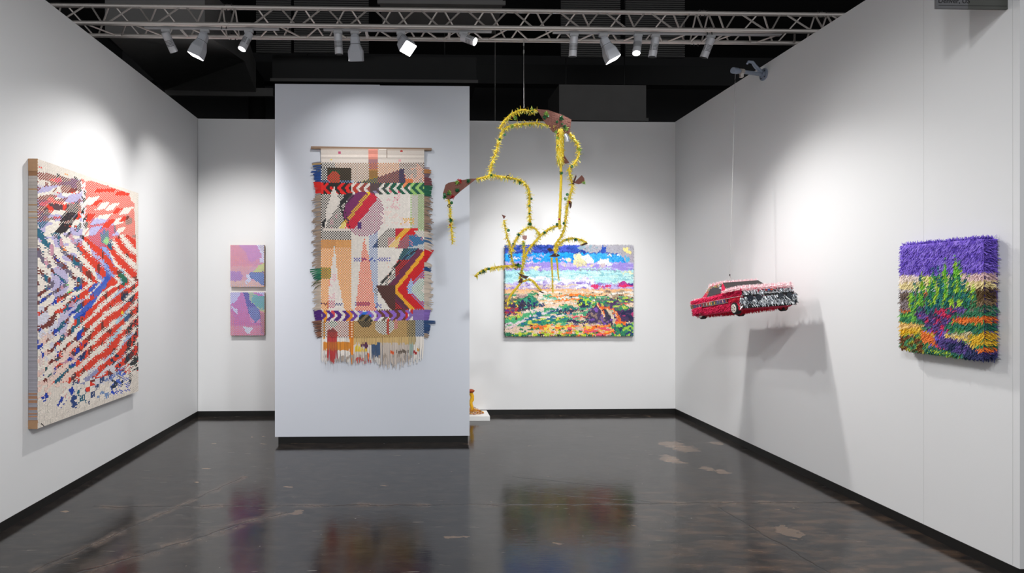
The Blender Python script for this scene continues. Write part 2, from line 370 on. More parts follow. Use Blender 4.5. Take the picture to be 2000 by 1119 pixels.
bpy.context.view_layer.update(); lm = bpy.data.meshes.new_from_object(to.evaluated_get(bpy.context.evaluated_depsgraph_get())); lo_ = bpy.data.objects.new('lettering_text', lm); C.objects.link(lo_); lo_.parent = sg; lo_.location = to.location; lo_.rotation_euler = to.rotation_euler; bpy.data.objects.remove(to); lo_.name = 'lettering'
# ---------------------------------------------------------------- lighting truss, track and lamps
M_alu = mat('brushed_aluminium', (204, 196, 190), .36, .5, noise=.08, nscale=20)
M_alud = mat('dull_weld_metal', (60, 60, 60), .6, .6)
M_track = mat('track_white', (170, 170, 172), .5)
ZB = at(900, 53.5, 1, YT).z; HT = WT*.866
CH = {'B': (YT, ZB), 'D': (YT+WT, ZB), 'A': (YT+WT/2, ZB+HT)}
x_ap = at(542.4, 17, 1, YT+WT/2).x; PER = at(634, 17, 1, YT+WT/2).x-x_ap+.0
joint1, joint2, joint3 = at(438, 43, 1, YT).x, at(1385, 60, 1, YT).x, at(1603, 40, 1, YT+.12).x
def truss(x0, x1, lbl, ends=(1, 1)):
    t = thing('lighting_truss', (x0, YT, ZB), lbl, 'truss', 'truss sections across the booth')
    P = lambda c, x: Vector((x-x0, CH[c][0]-YT, CH[c][1]-ZB))
    g = .012
    for c in 'ABD': MB().tube([P(c, x0+g), P(c, x1-g)], .0195, 14).build('chord', M_alu, t, smooth=True)
    faces = (('A', 'B', 0), ('A', 'D', .5), ('B', 'D', 0))
    lo, hi = x0+.07, x1-.07
    for a, b, ph in faces:
        k0 = math.floor((lo-x_ap)/PER)-1; k1 = math.ceil((hi-x_ap)/PER)+1
        for k in range(k0, k1+1):
            xa = x_ap+(k+ph)*PER
            for s in (-1, 1):
                u = xa+s*.025; v = xa+s*(PER/2-.02)
                if min(u, v) < lo or max(u, v) > hi: continue
                MB().tube([P(a, u), P(b, v)], .0078, 8).build('brace', M_alu, t, smooth=True)
    for e, x in ((0, x0), (1, x1)):
        if not ends[e]: continue
        s = 1 if e == 0 else -1
        for a, b, _ in faces: MB().tube([P(a, x+s*.055), P(b, x+s*.055)], .0078, 8).build('brace', M_alu, t, smooth=True)
        for c in 'ABD':
            cp = MB().tube([P(c, x-.0+s*.0), P(c, x+s*.04)], .0225, 14).build('coupler', M_alu, t, smooth=True)
            q = P(c, x+s*.02); MB().tube([q+Vector((0, -.012, -.042)), q+Vector((0, .012, .042))], .004, 6).build('pin', M_alud, cp)
            MB().tube([q+Vector((.012*s, -.04, .014)), q+Vector((.012*s, .036, -.02))], .0025, 6).build('clip', M_alud, cp)
    return t
truss(-4.3, joint1, 'aluminium truss section running from the left wall to the first joint')
truss(joint1, joint2, 'long middle aluminium truss section carrying most of the lamps')
truss(joint2, joint3, 'aluminium truss section near the right wall with two joints')
truss(joint3, 4.6, 'short aluminium truss end passing over the right wall', (1, 0))
# the sections rest on two uprights standing outside the booth, hidden behind the side walls
for x, L_ in ((-4.15, 'aluminium truss upright outside the left wall'), (4.45, 'aluminium truss upright outside the right wall')):
    t = thing('truss_upright', (x, YT+WT/2, 0), L_, 'truss upright')
    for dx, dy in ((-.1, -.1), (.1, -.1), (0, .1)): MB().tube([(dx, dy, .01), (dx, dy, ZB-.03)], .02, 10).build('leg', M_alu, t, smooth=True)
    MB().box((-.25, -.25, 0), (.25, .25, .012)).build('base_plate', M_alu, t)

YTR, ZTR = YT+.032, ZB-.013
def track(px0, px1, lbl):
    a = at(px0, 50, 1, YTR).x; b = at(px1, 50, 1, YTR).x
    t = thing('light_track', (a, YTR, ZTR), lbl, 'light track', 'lamp tracks under the truss')
    MB().box((0, -.014, -.013), (b-a, .016, .003)).build('rail', M_track, t)
    n = max(2, int((b-a)/.8))
    for i in range(n):
        x = (i+.5)*(b-a)/n
        MB().box((x-.012, -.05, .002), (x+.012, WT-.03, .008)).build('clamp', M_alu, t)
    return t
track(283, 545, 'white lamp track under the left part of the truss'); track(632, 960, 'white lamp track under the truss above the middle wall'); track(1080, 1525, 'white lamp track under the right part of the truss')

M_grey = mat('grey_lamp_housing', (196, 196, 200), .45, .2, noise=.04, nscale=30); M_lgrey = mat('pale_lamp_housing', (176, 178, 184), .5, .1)
M_hole = mat('lamp_vent_black', (10, 10, 10), .8)
M_off = mat('lamp_glass_dull', (190, 190, 195), .25)
def glow(name, s): return mat(name, (255, 255, 255), .4, emit=(255, 253, 250), es=s)
M_on = glow('lamp_glass_bright', 10); M_mid = glow('lamp_glass_glow', 6)
def align(o, d, spin=0):
    q = Vector(d).normalized().to_track_quat('-Z', 'Y'); o.rotation_mode = 'QUATERNION'
    o.rotation_quaternion = q @ Matrix.Rotation(spin, 4, 'Z').to_quaternion()
def adaptor(t, long=.05):
    b = MB().box((-.038, -.014, -.016), (.038, .014, .012)).build('adaptor', M_track, t, bevel=.003); return b
def can(px, py_end, lbl, d, on, target=None, power=0, ang=60, ln=.150, r=.035, px2=None):
    """cylindrical lamp; px = where it meets the track; d = axis direction of the mouth"""
    x = at(px, 56, 1, YTR).x
    t = thing('cylinder_spotlight', (x, YTR, ZTR-.026), lbl, 'spotlight', 'cylinder lamps hanging from the truss')
    adaptor(t)
    MB().tube([(.0, 0, -.012), (.0, 0, -.036)], .009, 8).build('stem', M_grey, t, smooth=True)
    piv = Vector((.0, 0, -.034)); e = bpy.data.objects.new('lamp_head', None)
    d = Vector(d).normalized(); q = d.to_track_quat('-Z', 'Y')
    R = q.to_matrix().to_4x4(); M = Matrix.Translation(piv) @ R
    n = 24
    prof = [(.018, r*.8), (.012, r*.98), (0, r), (-.045, r), (-ln+.01, r), (-ln, r*.98)]
    body = MB().loft([[M @ Vector((rr_*math.cos(a), rr_*math.sin(a), z)) for a in np.linspace(0, 2*math.pi, n, endpoint=False)] for z, rr_ in prof])
    hb = body.build('housing', M_grey, t, smooth=True)
    mb = MB()
    for ring in range(5):
        z = -.050-ring*.0112
        for k in range(22):
            if k % 11 in (0,): continue
            a = 2*math.pi*k/22; c0 = Vector((math.cos(a)*(r+.0004), math.sin(a)*(r+.0004), z)); tx = Vector((-math.sin(a), math.cos(a), 0))*.0031; tz = Vector((0, 0, .0034))
            mb.add([M @ (c0-tx-tz), M @ (c0+tx-tz), M @ (c0+tx+tz), M @ (c0-tx+tz)], [(0, 1, 2, 3)])
    mb.build('vent_holes', M_hole, hb)
    MB().tube([M @ Vector((0, 0, -ln-.0)), M @ Vector((0, 0, -ln-.002))], r*.9, 24).build('lens', {0: M_hole, 1: M_mid, 2: M_on}[on], t)
    if power:
        p_ = t.location+M @ Vector((0, 0, -ln-.012)); spot(p_, target if target is not None else p_+d, power, ang)
    return t
def flood(px, lbl, d, spin, on, target=None, power=0, ang=85, ln=.205, off=(0, 0, 0)):
    x = at(px, 56, 1, YTR).x
    t = thing('flood_lamp', (x, YTR, ZTR-.026), lbl, 'flood lamp', 'flood lamps hanging from the truss')
    adaptor(t)
    MB().box((-.020, -.008, -.055), (.020, .008, -.010)).build('bracket', M_lgrey, t, bevel=.002)
    d = Vector(d).normalized(); M = Matrix.Translation(Vector((0, 0, -.030))) @ d.to_track_quat('-Z', 'Y').to_matrix().to_4x4() @ Matrix.Rotation(spin, 4, 'Z')
    def ring(z, hx, hy, c=.25):
        cx_, cy_ = hx*c, hy*c
        return [M @ Vector(p_+(z,)) for p_ in ((hx-cx_, -hy), (hx, -hy+cy_), (hx, hy-cy_), (hx-cx_, hy), (-hx+cx_, hy), (-hx, hy-cy_), (-hx, -hy+cy_), (-hx+cx_, -hy))]
    MB().loft([ring(.01, .028, .018), ring(-.012, .036, .032), ring(-.072, .040, .037), ring(-.120, .062, .050), ring(-.130, .064, .053), ring(-ln, .060, .056, .1)]).build('housing', M_lgrey, t)
    MB().loft([ring(-.062, .0405, .0375), ring(-.065, .0405, .0375)]).build('joint_line', M_alud, t)
    MB().loft([ring(-ln-.0003, .056, .052, .1), ring(-ln-.003, .056, .052, .1)]).build('lens', {0: M_off, 1: M_mid, 2: M_on}[on], t)
    if power:
        p_ = t.location+M @ Vector((0, 0, -ln-.02)); spot(p_, target if target is not None else p_+d, power, ang, size=.05)
    return t
V3 = Vector
can(324, 96, 'leftmost cylinder lamp on the truss, tilted right', (.28, .75, -1.0), 0, V3((-2.0, YB, 1.1)), PW_[0], 78)
flood(400, 'lit flood lamp left on the truss, tilted towards the left painting', (-.45, .06, -1), .15, 2, V3((XL, 4.3, .2)), PW_[1], 105)
can(486, 96, 'cylinder lamp with a glowing rim above the left corner, tilted left', (-.36, -.25, -1), 2, V3((XL, 4.35, -.5)), PW_[2], 106)
can(660, 96, 'cylinder lamp left above the middle wall, pointing straight down', (.04, .18, -1), 0, V3((-.45, YC, 2.3)), PW_[3], 118)
flood(693, 'unlit-looking flood lamp with its back turned, above the middle wall', (.03, .38, -1), 0.0, 0, V3((-.4, YC, .4)), PW_[4], 100)
flood(783, 'brightest flood lamp, shining at the camera, above the middle wall', (.42, -.75, -1), .25, 2, V3((XR, 3.6, .5)), PW_[5], 80)
can(905, 96, 'lit cylinder lamp tilted far right above the edge of the middle wall', (1, -.55, -.62), 2, V3((XR, 3.45, 1.3)), PW_[6], 65, ln=.125)
can(1121, 96, 'straight cylinder lamp above the desert picture, left of a big flood lamp', (-.03, .2, -1), 0, V3((1.6, YB, 1.1)), PW_[7], 75)
flood(1178, 'lit flood lamp above the desert picture, tilted right', (.5, .04, -1), -.15, 2, V3((XR, 3.9, .1)), PW_[8], 85)
can(1246, 96, 'cylinder lamp with a glowing mouth, just right of the big flood lamp', (-.22, -.30, -1), 2, V3((XL, 4.3, 1.5)), PW_[9], 60)
can(1280, 96, 'cylinder lamp second from the right end of the truss, leaning left', (-.14, .12, -1), 0, V3((2.1, YB, 1.1)), PW_[10], 75)
can(1388, 96, 'rightmost cylinder lamp on the truss, leaning left', (-.30, .30, -1), 0, V3((2.0, YB, .4)), PW_[11], 85)
# ---------------------------------------------------------------- woven works
def L3(*c): return lin(c)
CREAM = L3(232, 222, 210); WHITE = L3(240, 236, 230)
M_wood = mat('raw_wood', (178, 138, 102), .6, noise=.15, nscale=30)
M_back = mat('dark_gap_cloth', (70, 60, 54), .9)

def weave(name, frame, W, H, nx, ny, A, B, mode, Hm, parent, rel=.0012, gap=.10, holes=None, dot=0):
    """strip cells. frame(u metres, v metres down, n out) -> point; A, B: Paint of warp and weft; mode(i, j, px, py) -> 0 warp on top, 1 weft on top"""
    J, I = np.meshgrid(np.arange(nx), np.arange(ny)); cw_, ch_ = W/nx, H/ny
    u, v = (J+.5)/nx, (I+.5)/ny; px, py = Hm(u, v)
    m = mode(I, J, px, py)
    ca, cb = A.sample(px, py), B.sample(px, py); col = np.where(m[..., None] == 0, ca, cb)
    jit = .93+.14*RNG.rand(ny, nx, 1); col = col*jit
    # long floats touch the next cell of the same strip, so only the strip's own edges show a gap
    gx = np.where(m == 0, gap*.5, 0)*cw_; gy = np.where(m == 1, gap*.5, 0)*ch_
    x0, x1 = J*cw_+gx, (J+1)*cw_-gx; y0, y1 = I*ch_+gy, (I+1)*ch_-gy
    n = np.where(m == 1, rel, 0.0)
    # single weft crossings are narrower than the warp strips, whose colour shows all round them
    mp = np.pad(m, ((0, 0), (1, 1)), mode='edge'); lone = (m == 1)&(mp[:, :-2] == 0)&(mp[:, 2:] == 0)&(dot > 0)
    ux0, ux1, uy0, uy1 = J*cw_, (J+1)*cw_, I*ch_, (I+1)*ch_
    gx = np.where(lone, dot*cw_, gx); gy = np.where(lone, dot*.7*ch_, gy); x0, x1 = J*cw_+gx, (J+1)*cw_-gx; y0, y1 = I*ch_+gy, (I+1)*ch_-gy
    def P(x, y): return np.stack(frame(x, y, n), -1)
    V = np.stack([P(x0, y1), P(x1, y1), P(x1, y0), P(x0, y0)], 2).reshape(-1, 4, 3)
    c = col.reshape(-1, 3)
    if dot > 0:
        z = np.zeros_like(n)
        def Q(x, y): return np.stack(frame(x, y, z), -1)
        U = np.stack([Q(ux0, uy1), Q(ux1, uy1), Q(ux1, uy0), Q(ux0, uy0)], 2)[lone]
        V = np.concatenate([V, U]); c = np.concatenate([c, (ca*.95)[lone]]); holes = None
    if holes is not None: k = ~holes(px, py).reshape(-1); V, c = V[k], c[k]
    return quads(name, V, c, M_fab, parent)
def checker(I, J): return (I+J) % 2

# --- big left painting --------------------------------------------------------
X0L = XL+.062
TL, TR, BR, BL = (73, 310), (270, 378), (272, 767), (73, 832)
pTL, pTR = at(*TL, 0, X0L), at(*TR, 0, X0L); zt_, zb_ = pTL.z, at(*BL, 0, X0L).z-.0
Wl, Hl = pTR.y-pTL.y, zt_-(at(*BL, 0, X0L).z+at(*BR, 0, X0L).z)/2
lp = thing('woven_painting', (XL, pTL.y, zt_-Hl), 'large red, white and blue woven painting with wooden sides on the left wall', 'painting')
MB().box((0.001, .0, 0), (.0605, Wl, Hl)).build('stretcher', M_back, lp)
HmL = homog([TL, TR, BR, BL])
A = Paint(60, 290, 290, 850, 2.5, L3(226, 62, 38), 2.5, 11)
B = Paint(60, 290, 290, 850, 2.5, L3(240, 230, 218), 2.0, 12)
RED, BRN, BLK, TEAL, BLU = L3(232, 60, 38), L3(120, 52, 44), L3(38, 32, 36), L3(30, 100, 125), L3(28, 62, 170)
LAV, PBL, PNK, MBL = L3(186, 178, 214), L3(168, 190, 222), L3(240, 205, 192), L3(84, 108, 190)
# warp colours
A.rect(60, 290, 160, 480, L3(140, 62, 50)); A.blot(A.X < 160, RED, .58, 14, 9, 3); A.blot((A.X < 150)&(A.Y > 395), L3(90, 60, 66), .62, 9, 8, 4)
A.blot((A.X > 160)&(A.X < 290)&(A.Y > 420), BRN, .77, 8, 14, 5)
A.poly([(120, 340), (158, 350), (158, 375), (120, 362)], L3(105, 48, 52), .9)
A.poly([(60, 440), (160, 450), (160, 560), (60, 600)], L3(110, 100, 120)); A.blot((A.X < 165)&(A.Y > 430)&(A.Y < 700), TEAL, .60, 9, 16, 6)
A.blot((A.X < 150)&(A.Y > 440)&(A.Y < 720), L3(205, 150, 168), .68, 10, 18, 7); A.blot((A.X < 165)&(A.Y > 480)&(A.Y < 690), BRN, .62, 8, 12, 8); A.blot((A.X < 160)&(A.Y > 540)&(A.Y < 720), BLU, .70, 8, 10, 9)
A.ell(132, 430, 16, 24, BLK, .85); A.ell(122, 448, 18, 8, BLK); A.ell(148, 405, 5, 18, BLK, .9); A.ell(163, 440, 9, 9, BLK)
A.rect(157, 330, 166, 460, L3(225, 222, 230), .85); A.blot((A.X > 155)&(A.X < 167)&(A.Y > 370)&(A.Y < 470), BLK, .6, 3, 6, 10)
A.ell(131, 480, 11, 8, L3(240, 130, 40)); A.ell(160, 478, 8, 10, RED); A.ell(116, 500, 10, 9, BLU, .7); A.ell(134, 560, 8, 9, L3(110, 210, 90)); A.ell(124, 572, 6, 8, BRN)
A.ell(205, 462, 9, 13, L3(50, 110, 100)); A.ell(207, 470, 5, 9, L3(120, 210, 100)); A.ell(215, 478, 5, 10, L3(40, 90, 120)); A.ell(200, 450, 4, 8, BLU, .5)
A.line([(207, 520), (213, 540), (200, 560), (186, 574)], 9, MBL); A.line([(176, 566), (196, 548), (214, 543)], 8, L3(60, 90, 185)); A.line([(160, 612), (178, 590)], 9, BLU); A.ell(140, 608, 12, 9, BLU); A.ell(152, 596, 6, 12, TEAL)
A.ell(242, 548, 9, 9, L3(30, 105, 90)); A.ell(238, 540, 6, 5, L3(40, 110, 80)); A.line([(262, 555), (258, 610), (250, 660)], 9, L3(70, 62, 62), .8); A.ell(250, 582, 12, 9, L3(34, 52, 78)); A.ell(249, 622, 6, 12, L3(60, 90, 130)); A.ell(241, 611, 3, 5, L3(245, 200, 30))
A.line([(270, 560), (268, 610), (264, 680), (262, 745)], 8, RED); A.line([(258, 620), (256, 650), (250, 700), (266, 740)], 7, L3(44, 46, 54), .85)
A.line([(272, 590), (266, 640), (260, 700), (268, 735)], 6, L3(44, 46, 54), .75); A.line([(272, 640), (268, 745)], 5, L3(60, 62, 66), .6)
A.poly([(76, 640), (110, 650), (106, 740), (70, 745)], L3(226, 205, 200)); A.blot((A.X < 110)&(A.Y > 640)&(A.Y < 745), BLU, .72, 6, 9, 13); A.blot((A.X < 100)&(A.Y > 640)&(A.Y < 745), PNK, .5, 8, 14, 14)
A.line([(94, 660), (100, 700), (88, 740)], 8, BRN, .8); A.line([(108, 660), (100, 690), (104, 705)], 8, L3(120, 48, 40)); A.poly([(104, 745), (112, 728), (146, 702), (150, 720), (118, 745)], TEAL); A.poly([(88, 712), (100, 716), (98, 734), (90, 730)], L3(40, 90, 95)); A.ell(140, 707, 9, 5, BLU); A.line([(126, 729), (146, 716)], 4, BRN); A.line([(150, 690), (160, 700), (170, 672)], 6, L3(40, 40, 95), .7)
A.poly([(60, 748), (120, 742), (170, 748), (290, 720), (290, 850), (60, 850)], L3(232, 222, 210))
A.poly([(78, 772), (96, 760), (92, 772), (86, 780)], BLU); A.poly([(112, 790), (118, 771), (128, 776), (128, 786), (116, 794)], BLU); A.poly([(130, 758), (144, 752), (146, 764), (140, 770)], BLU); A.poly([(124, 758), (136, 775), (131, 780), (126, 770)], L3(235, 160, 165)); A.rect(139, 770, 150, 793, L3(45, 72, 130)); A.rect(152, 758, 170, 786, TEAL, .8); A.ell(150, 745, 9, 5, L3(60, 90, 130), .5)
A.ell(176, 755, 9, 11, RED); A.line([(160, 744), (186, 724)], 11, L3(150, 152, 190)); A.line([(176, 790), (190, 745), (215, 735)], 7, L3(60, 80, 125), .8); A.ell(204, 772, 14, 8, L3(120, 150, 195), .8)
A.poly([(216, 735), (232, 722), (240, 730), (252, 728), (257, 760), (246, 770), (236, 764), (226, 773), (217, 762)], L3(80, 110, 205)); A.poly([(218, 760), (255, 755), (256, 766), (240, 771), (220, 773)], L3(40, 80, 205)); A.blot((A.X > 216)&(A.X < 258)&(A.Y > 690)&(A.Y < 760), L3(40, 55, 80), .62, 5, 6, 15); A.line([(258, 715), (266, 700), (270, 720)], 8, L3(50, 55, 55)); A.line([(250, 730), (262, 742)], 10, L3(52, 56, 52), .8); A.ell(250, 722, 5, 9, RED)
# weft colours
B.blot((B.X < 160)&(B.Y < 480), LAV, .60, 16, 7, 21); B.ell(146, 385, 15, 7, LAV); B.poly([(100, 520), (128, 510), (134, 560), (110, 590), (98, 560)], L3(190, 182, 214)); B.line([(160, 590), (130, 605), (118, 640)], 22, L3(200, 192, 218)); B.ell(135, 500, 14, 8, LAV)
B.poly([(176, 425), (215, 428), (232, 460), (196, 470), (210, 540), (190, 545), (172, 470)], L3(190, 186, 226)); B.line([(200, 480), (218, 530), (212, 545)], 18, L3(150, 168, 226)); B.line([(188, 520), (205, 550), (180, 580)], 12, L3(150, 168, 228)); B.line([(214, 545), (188, 570), (170, 600), (150, 616)], 13, L3(66, 100, 200))
B.line([(238, 530), (242, 560), (220, 590)], 10, L3(176, 200, 224)); B.line([(246, 600), (222, 660), (214, 690)], 15, L3(178, 212, 224)); B.line([(256, 655), (236, 695), (226, 712)], 14, L3(176, 196, 226)); B.line([(226, 672), (205, 700)], 12, L3(206, 208, 222)); B.line([(258, 600), (256, 650)], 8, L3(240, 200, 186))
B.poly([(104, 690), (160, 660), (175, 680), (150, 735), (98, 745)], L3(242, 214, 200)); B.poly([(70, 748), (104, 735), (150, 735), (120, 765), (72, 775)], L3(242, 210, 196)); B.poly([(170, 720), (226, 700), (250, 715), (220, 745), (180, 755)], L3(222, 218, 222))
B.line([(208, 745), (240, 722)], 9, L3(120, 140, 190), .6); B.blot((B.X < 110)&(B.Y > 590)&(B.Y < 700), L3(216, 214, 226), .6, 10, 12, 22)
for (x0, y0, r_) in ((272, 600, 5), (270, 640, 4), (266, 690, 5)): B.ell(x0, y0, 4, 16, L3(50, 55, 55), .6)
def modeL(I, J, px, py):
    ch = checker(I, J)
    up = np.where(px < 150, 448, 470)+12*np.sin(px/14.0)                                   # boundary between plain weave and the wavy twill
    q = (J//3)*3; qx = px-(J-q-1)*1.5; qy = py
    k = px/272.0; Pd = 30-8*(1-np.clip((px-73)/120, 0, 1))*0
    x0 = np.where(py > 552, -1.12*(py-552), .74*(py-552))+6*np.exp(-((py-552)/14.0)**2)
    ph = (qx-x0+3*np.sin(py/23.0)+2.5*np.sin(px/17.0+py/40)+9*(vnoise(px/26, py/30, 72)-.5)+np.where(px < 150, 12*(vnoise(px/14, py/12, 73)-.5), 0))/29.0; f = ph-np.floor(ph); dk = np.where(px > 150, .05, -.10)+(vnoise(px/16, py/22, 71)-.5)*.36
    br = (J//2+I) % 2
    tw = np.where(f < .41+dk, 0, np.where(f < .56+dk, br, np.where(f < .87, 1, br)))
    m = np.where(py < up, ch, tw)
    # solid weft patches (leaning parallelograms) and solid warp patches inside the plain weave
    for (cx_, cy_, w_, h_) in ((88, 372, 15, 8), (128, 380, 16, 5), (143, 386, 11, 8), (112, 414, 12, 7), (102, 434, 12, 6), (176, 392, 9, 7), (200, 402, 8, 6), (218, 404, 7, 6), (246, 412, 8, 6), (196, 428, 12, 8), (232, 432, 9, 6), (150, 432, 8, 7), (92, 448, 14, 7), (182, 450, 9, 8), (232, 452, 6, 7), (134, 450, 10, 6), (158, 452, 8, 6)):
        m = np.where((np.abs(px-cx_+(py-cy_)*1.0) < w_)&(np.abs(py-cy_+(px-cx_)*.12) < h_)&(py < up+6), 1, m)
    for (cx_, cy_, w_, h_) in ((118, 404, 14, 5), (140, 372, 8, 4), (188, 396, 6, 5), (228, 412, 6, 5), (212, 436, 7, 8), (172, 424, 8, 7), (98, 402, 10, 6), (132, 422, 8, 8), (242, 428, 6, 5), (240, 378, 14, 4), (205, 372, 20, 3), (124, 444, 10, 9), (154, 420, 5, 8)):
        m = np.where((np.abs(px-cx_+(py-cy_)*1.0) < w_)&(np.abs(py-cy_) < h_), 0, m)
    low = py > 748-(px-73)*.10
    m = np.where(low, np.where((I//5+J//6) % 2 == 0, 1, 0), m)
    m = np.where(low & (px < 150)&(py < 800), np.where((I//2+J//3) % 3 == 0, 0, np.where(vnoise(px/7, py/6, 5) > .5, 0, 1)), m)
    m = np.where((px > 215)&(py > 715)&(py < 772), np.where(vnoise(px/5+py/9, py/4, 81) > .55, 1, np.where(vnoise(px/9, py/9, 82) > .5, 0, (I+J//2) % 2)), m)
    return m
# ground margins: bare canvas at the top and along the edges
for Pn in (A, B):
    Pn.wobble(.6)
    Pn.poly([(60, 290), (290, 340), (290, 392), (262, 398), (240, 376), (180, 357), (160, 352), (125, 346), (60, 330)], L3(228, 219, 208))
    Pn.poly([(262, 396), (290, 396), (290, 545), (268, 545), (266, 480)], L3(228, 219, 208)); Pn.poly([(60, 800), (100, 802), (170, 792), (215, 776), (260, 768), (258, 735), (290, 735), (290, 860), (60, 860)], L3(232, 222, 210))
    Pn.wobble(1.5)
A.ell(113, 343, 3, 4, BLK); A.ell(147, 347, 3, 3, BLK); A.line([(73, 325), (80, 328)], 2.5, RED); A.ell(130, 340, 4, 1.5, L3(240, 160, 70)); A.ell(160, 352, 2, 4, RED)
A.poly([(166, 353), (180, 354), (240, 374), (254, 380), (255, 398), (180, 380), (166, 370)], RED)
A.blot((A.Y > 348+(A.X-73)*.25)&(A.Y < 372+(A.X-73)*.22)&(A.X < 120), L3(228, 219, 208), .5, 6, 4, 31)
A.ell(82, 825, 2, 1.5, BLK); B.ell(82, 825, 2, 1.5, BLK)
def frL(x, y, n): return (.0625+n, x, Hl-y)
fr = weave('woven_canvas', frL, Wl, Hl, 122, 194, A, B, modeL, HmL, lp, dot=.17)
# side strips wrapping round the near edge, with wood showing at both corners
S = Paint(0, 0, 10, 200, 1, L3(214, 200, 186), 0)
V = []; cs = []
ns = 190
for i in range(ns):
    z1 = Hl-i*Hl/ns; z0 = z1-Hl/ns*.86; f_ = i/ns
    c = L3(196, 186, 178) if f_ < .33 else L3(172, 168, 176)
    if f_ < .06 or f_ > .965: c = L3(168, 124, 88)
    elif f_ < .22 and random.random() < .2: c = L3(200, 160, 120)
    elif f_ > .85 and random.random() < .3: c = L3(190, 140, 108)
    V.append([(.002, -.0012, z0), (.0625, -.0012, z0), (.0625, -.0012, z1), (.002, -.0012, z1)]); cs.append(c*random.uniform(.88, 1.08))
    V.append([(.002, Wl+.0012, z1), (.0625, Wl+.0012, z1), (.0625, Wl+.0012, z0), (.002, Wl+.0012, z0)]); cs.append(c)
quads('wrapped_side_strips', V, cs, M_fab, lp)
MB().box((.001, -.0022, Hl-.085), (.0635, .004, Hl+.001)).build('wood_corner', M_wood, lp); MB().box((.001, -.0022, -.001), (.0635, .004, .058)).build('wood_corner', M_wood, lp)

# --- the two small woven panels ------------------------------------------------
def small_panel(x0, y0, x1, y1, paintfn, lbl):
    a = at(x0, y0, 1, YB-.045); b = at(x1, y1, 1, YB-.045); W_, H_ = b.x-a.x, a.z-b.z
    t = thing('small_woven_panel', (a.x, YB, b.z), lbl, 'painting', 'two small woven panels')
    MB().box((0, -.044, 0), (W_, -.001, H_)).build('stretcher', M_wood, t)
    A_ = Paint(x0-2, y0-2, x1+2, y1+2, 3, WHITE, 1.5, 5); B_ = Paint(x0-2, y0-2, x1+2, y1+2, 3, L3(176, 150, 200), 1, 6)
    paintfn(A_, B_)
    weave('woven_face', lambda x, y, n: (x, -.0455-n*.6, H_-y), W_, H_, 38, 48, A_, B_, lambda I, J, px, py: checker(I, J), homog([(x0, y0), (x1, y0), (x1, y1), (x0, y1)]), t, gap=.05)
def p1(A_, B_):
    g = np.clip((A_.X-450)/60, 0, 1)[..., None]; A_.I[:] = L3(252, 150, 84)*(1-g)+L3(240, 150, 120)*g
    A_.poly([(462, 476), (500, 476), (512, 500), (490, 514), (478, 490)], L3(226, 140, 156)); A_.poly([(448, 500), (470, 500), (492, 520), (478, 532), (448, 530)], L3(252, 152, 76))
    A_.poly([(500, 476), (520, 476), (520, 512), (506, 512), (512, 498)], WHITE); A_.poly([(495, 532), (505, 518), (520, 512), (520, 534), (498, 536)], L3(196, 224, 80))
    A_.poly([(486, 532), (520, 530), (520, 558), (506, 556), (497, 546), (487, 544)], L3(58, 66, 120)); A_.poly([(448, 530), (473, 530), (472, 548), (448, 548)], L3(190, 90, 140)); A_.poly([(448, 548), (500, 548), (520, 562), (448, 564)], L3(250, 184, 96)); A_.ell(484, 546, 5, 10, WHITE, .8)
    B_.I[:] = L3(146, 144, 216); B_.rect(440, 520, 520, 570, L3(150, 170, 226)); B_.poly([(486, 532), (520, 530), (520, 558), (497, 550)], L3(150, 176, 232)); B_.poly([(504, 476), (520, 476), (520, 505)], L3(110, 110, 170)); B_.poly([(495, 532), (505, 518), (520, 512), (520, 534)], L3(190, 170, 190))
def p2(A_, B_):
    g = np.clip((A_.Y-570)/85, 0, 1)[..., None]; A_.I[:] = L3(226, 116, 160)*(1-g)+L3(244, 96, 90)*g
    A_.poly([(448, 568), (472, 568), (460, 590), (448, 596)], L3(226, 222, 236)); A_.poly([(473, 568), (484, 568), (494, 590), (506, 606), (512, 616), (500, 630), (488, 618), (480, 590)], L3(62, 44, 110))
    A_.poly([(483, 568), (496, 572), (516, 590), (520, 612), (508, 606), (490, 590)], L3(190, 216, 90)); A_.poly([(494, 576), (516, 578), (518, 604), (504, 600), (492, 590)], L3(90, 190, 130)); A_.poly([(496, 568), (520, 568), (520, 580)], L3(226, 222, 236))
    A_.poly([(508, 612), (520, 610), (520, 656), (510, 650)], L3(170, 40, 90)); A_.poly([(474, 638), (496, 640), (486, 652), (480, 650)], WHITE); A_.poly([(450, 594), (466, 608), (462, 612), (452, 602)], WHITE); A_.poly([(448, 602), (458, 620), (456, 656), (448, 656)], L3(244, 120, 90))
    B_.I[:] = L3(140, 146, 216); B_.rect(440, 636, 520, 660, L3(160, 176, 216)); B_.poly([(484, 600), (505, 600), (510, 630), (490, 630)], L3(160, 180, 236)); B_.poly([(508, 606), (520, 606), (520, 650), (512, 650)], L3(196, 176, 190))
small_panel(450, 478.5, 516, 560, p1, 'small pink and orange woven panel with a dark blue patch, upper of the two')
small_panel(450, 571, 516.5, 655, p2, 'small red, violet and green woven panel, lower of the two')

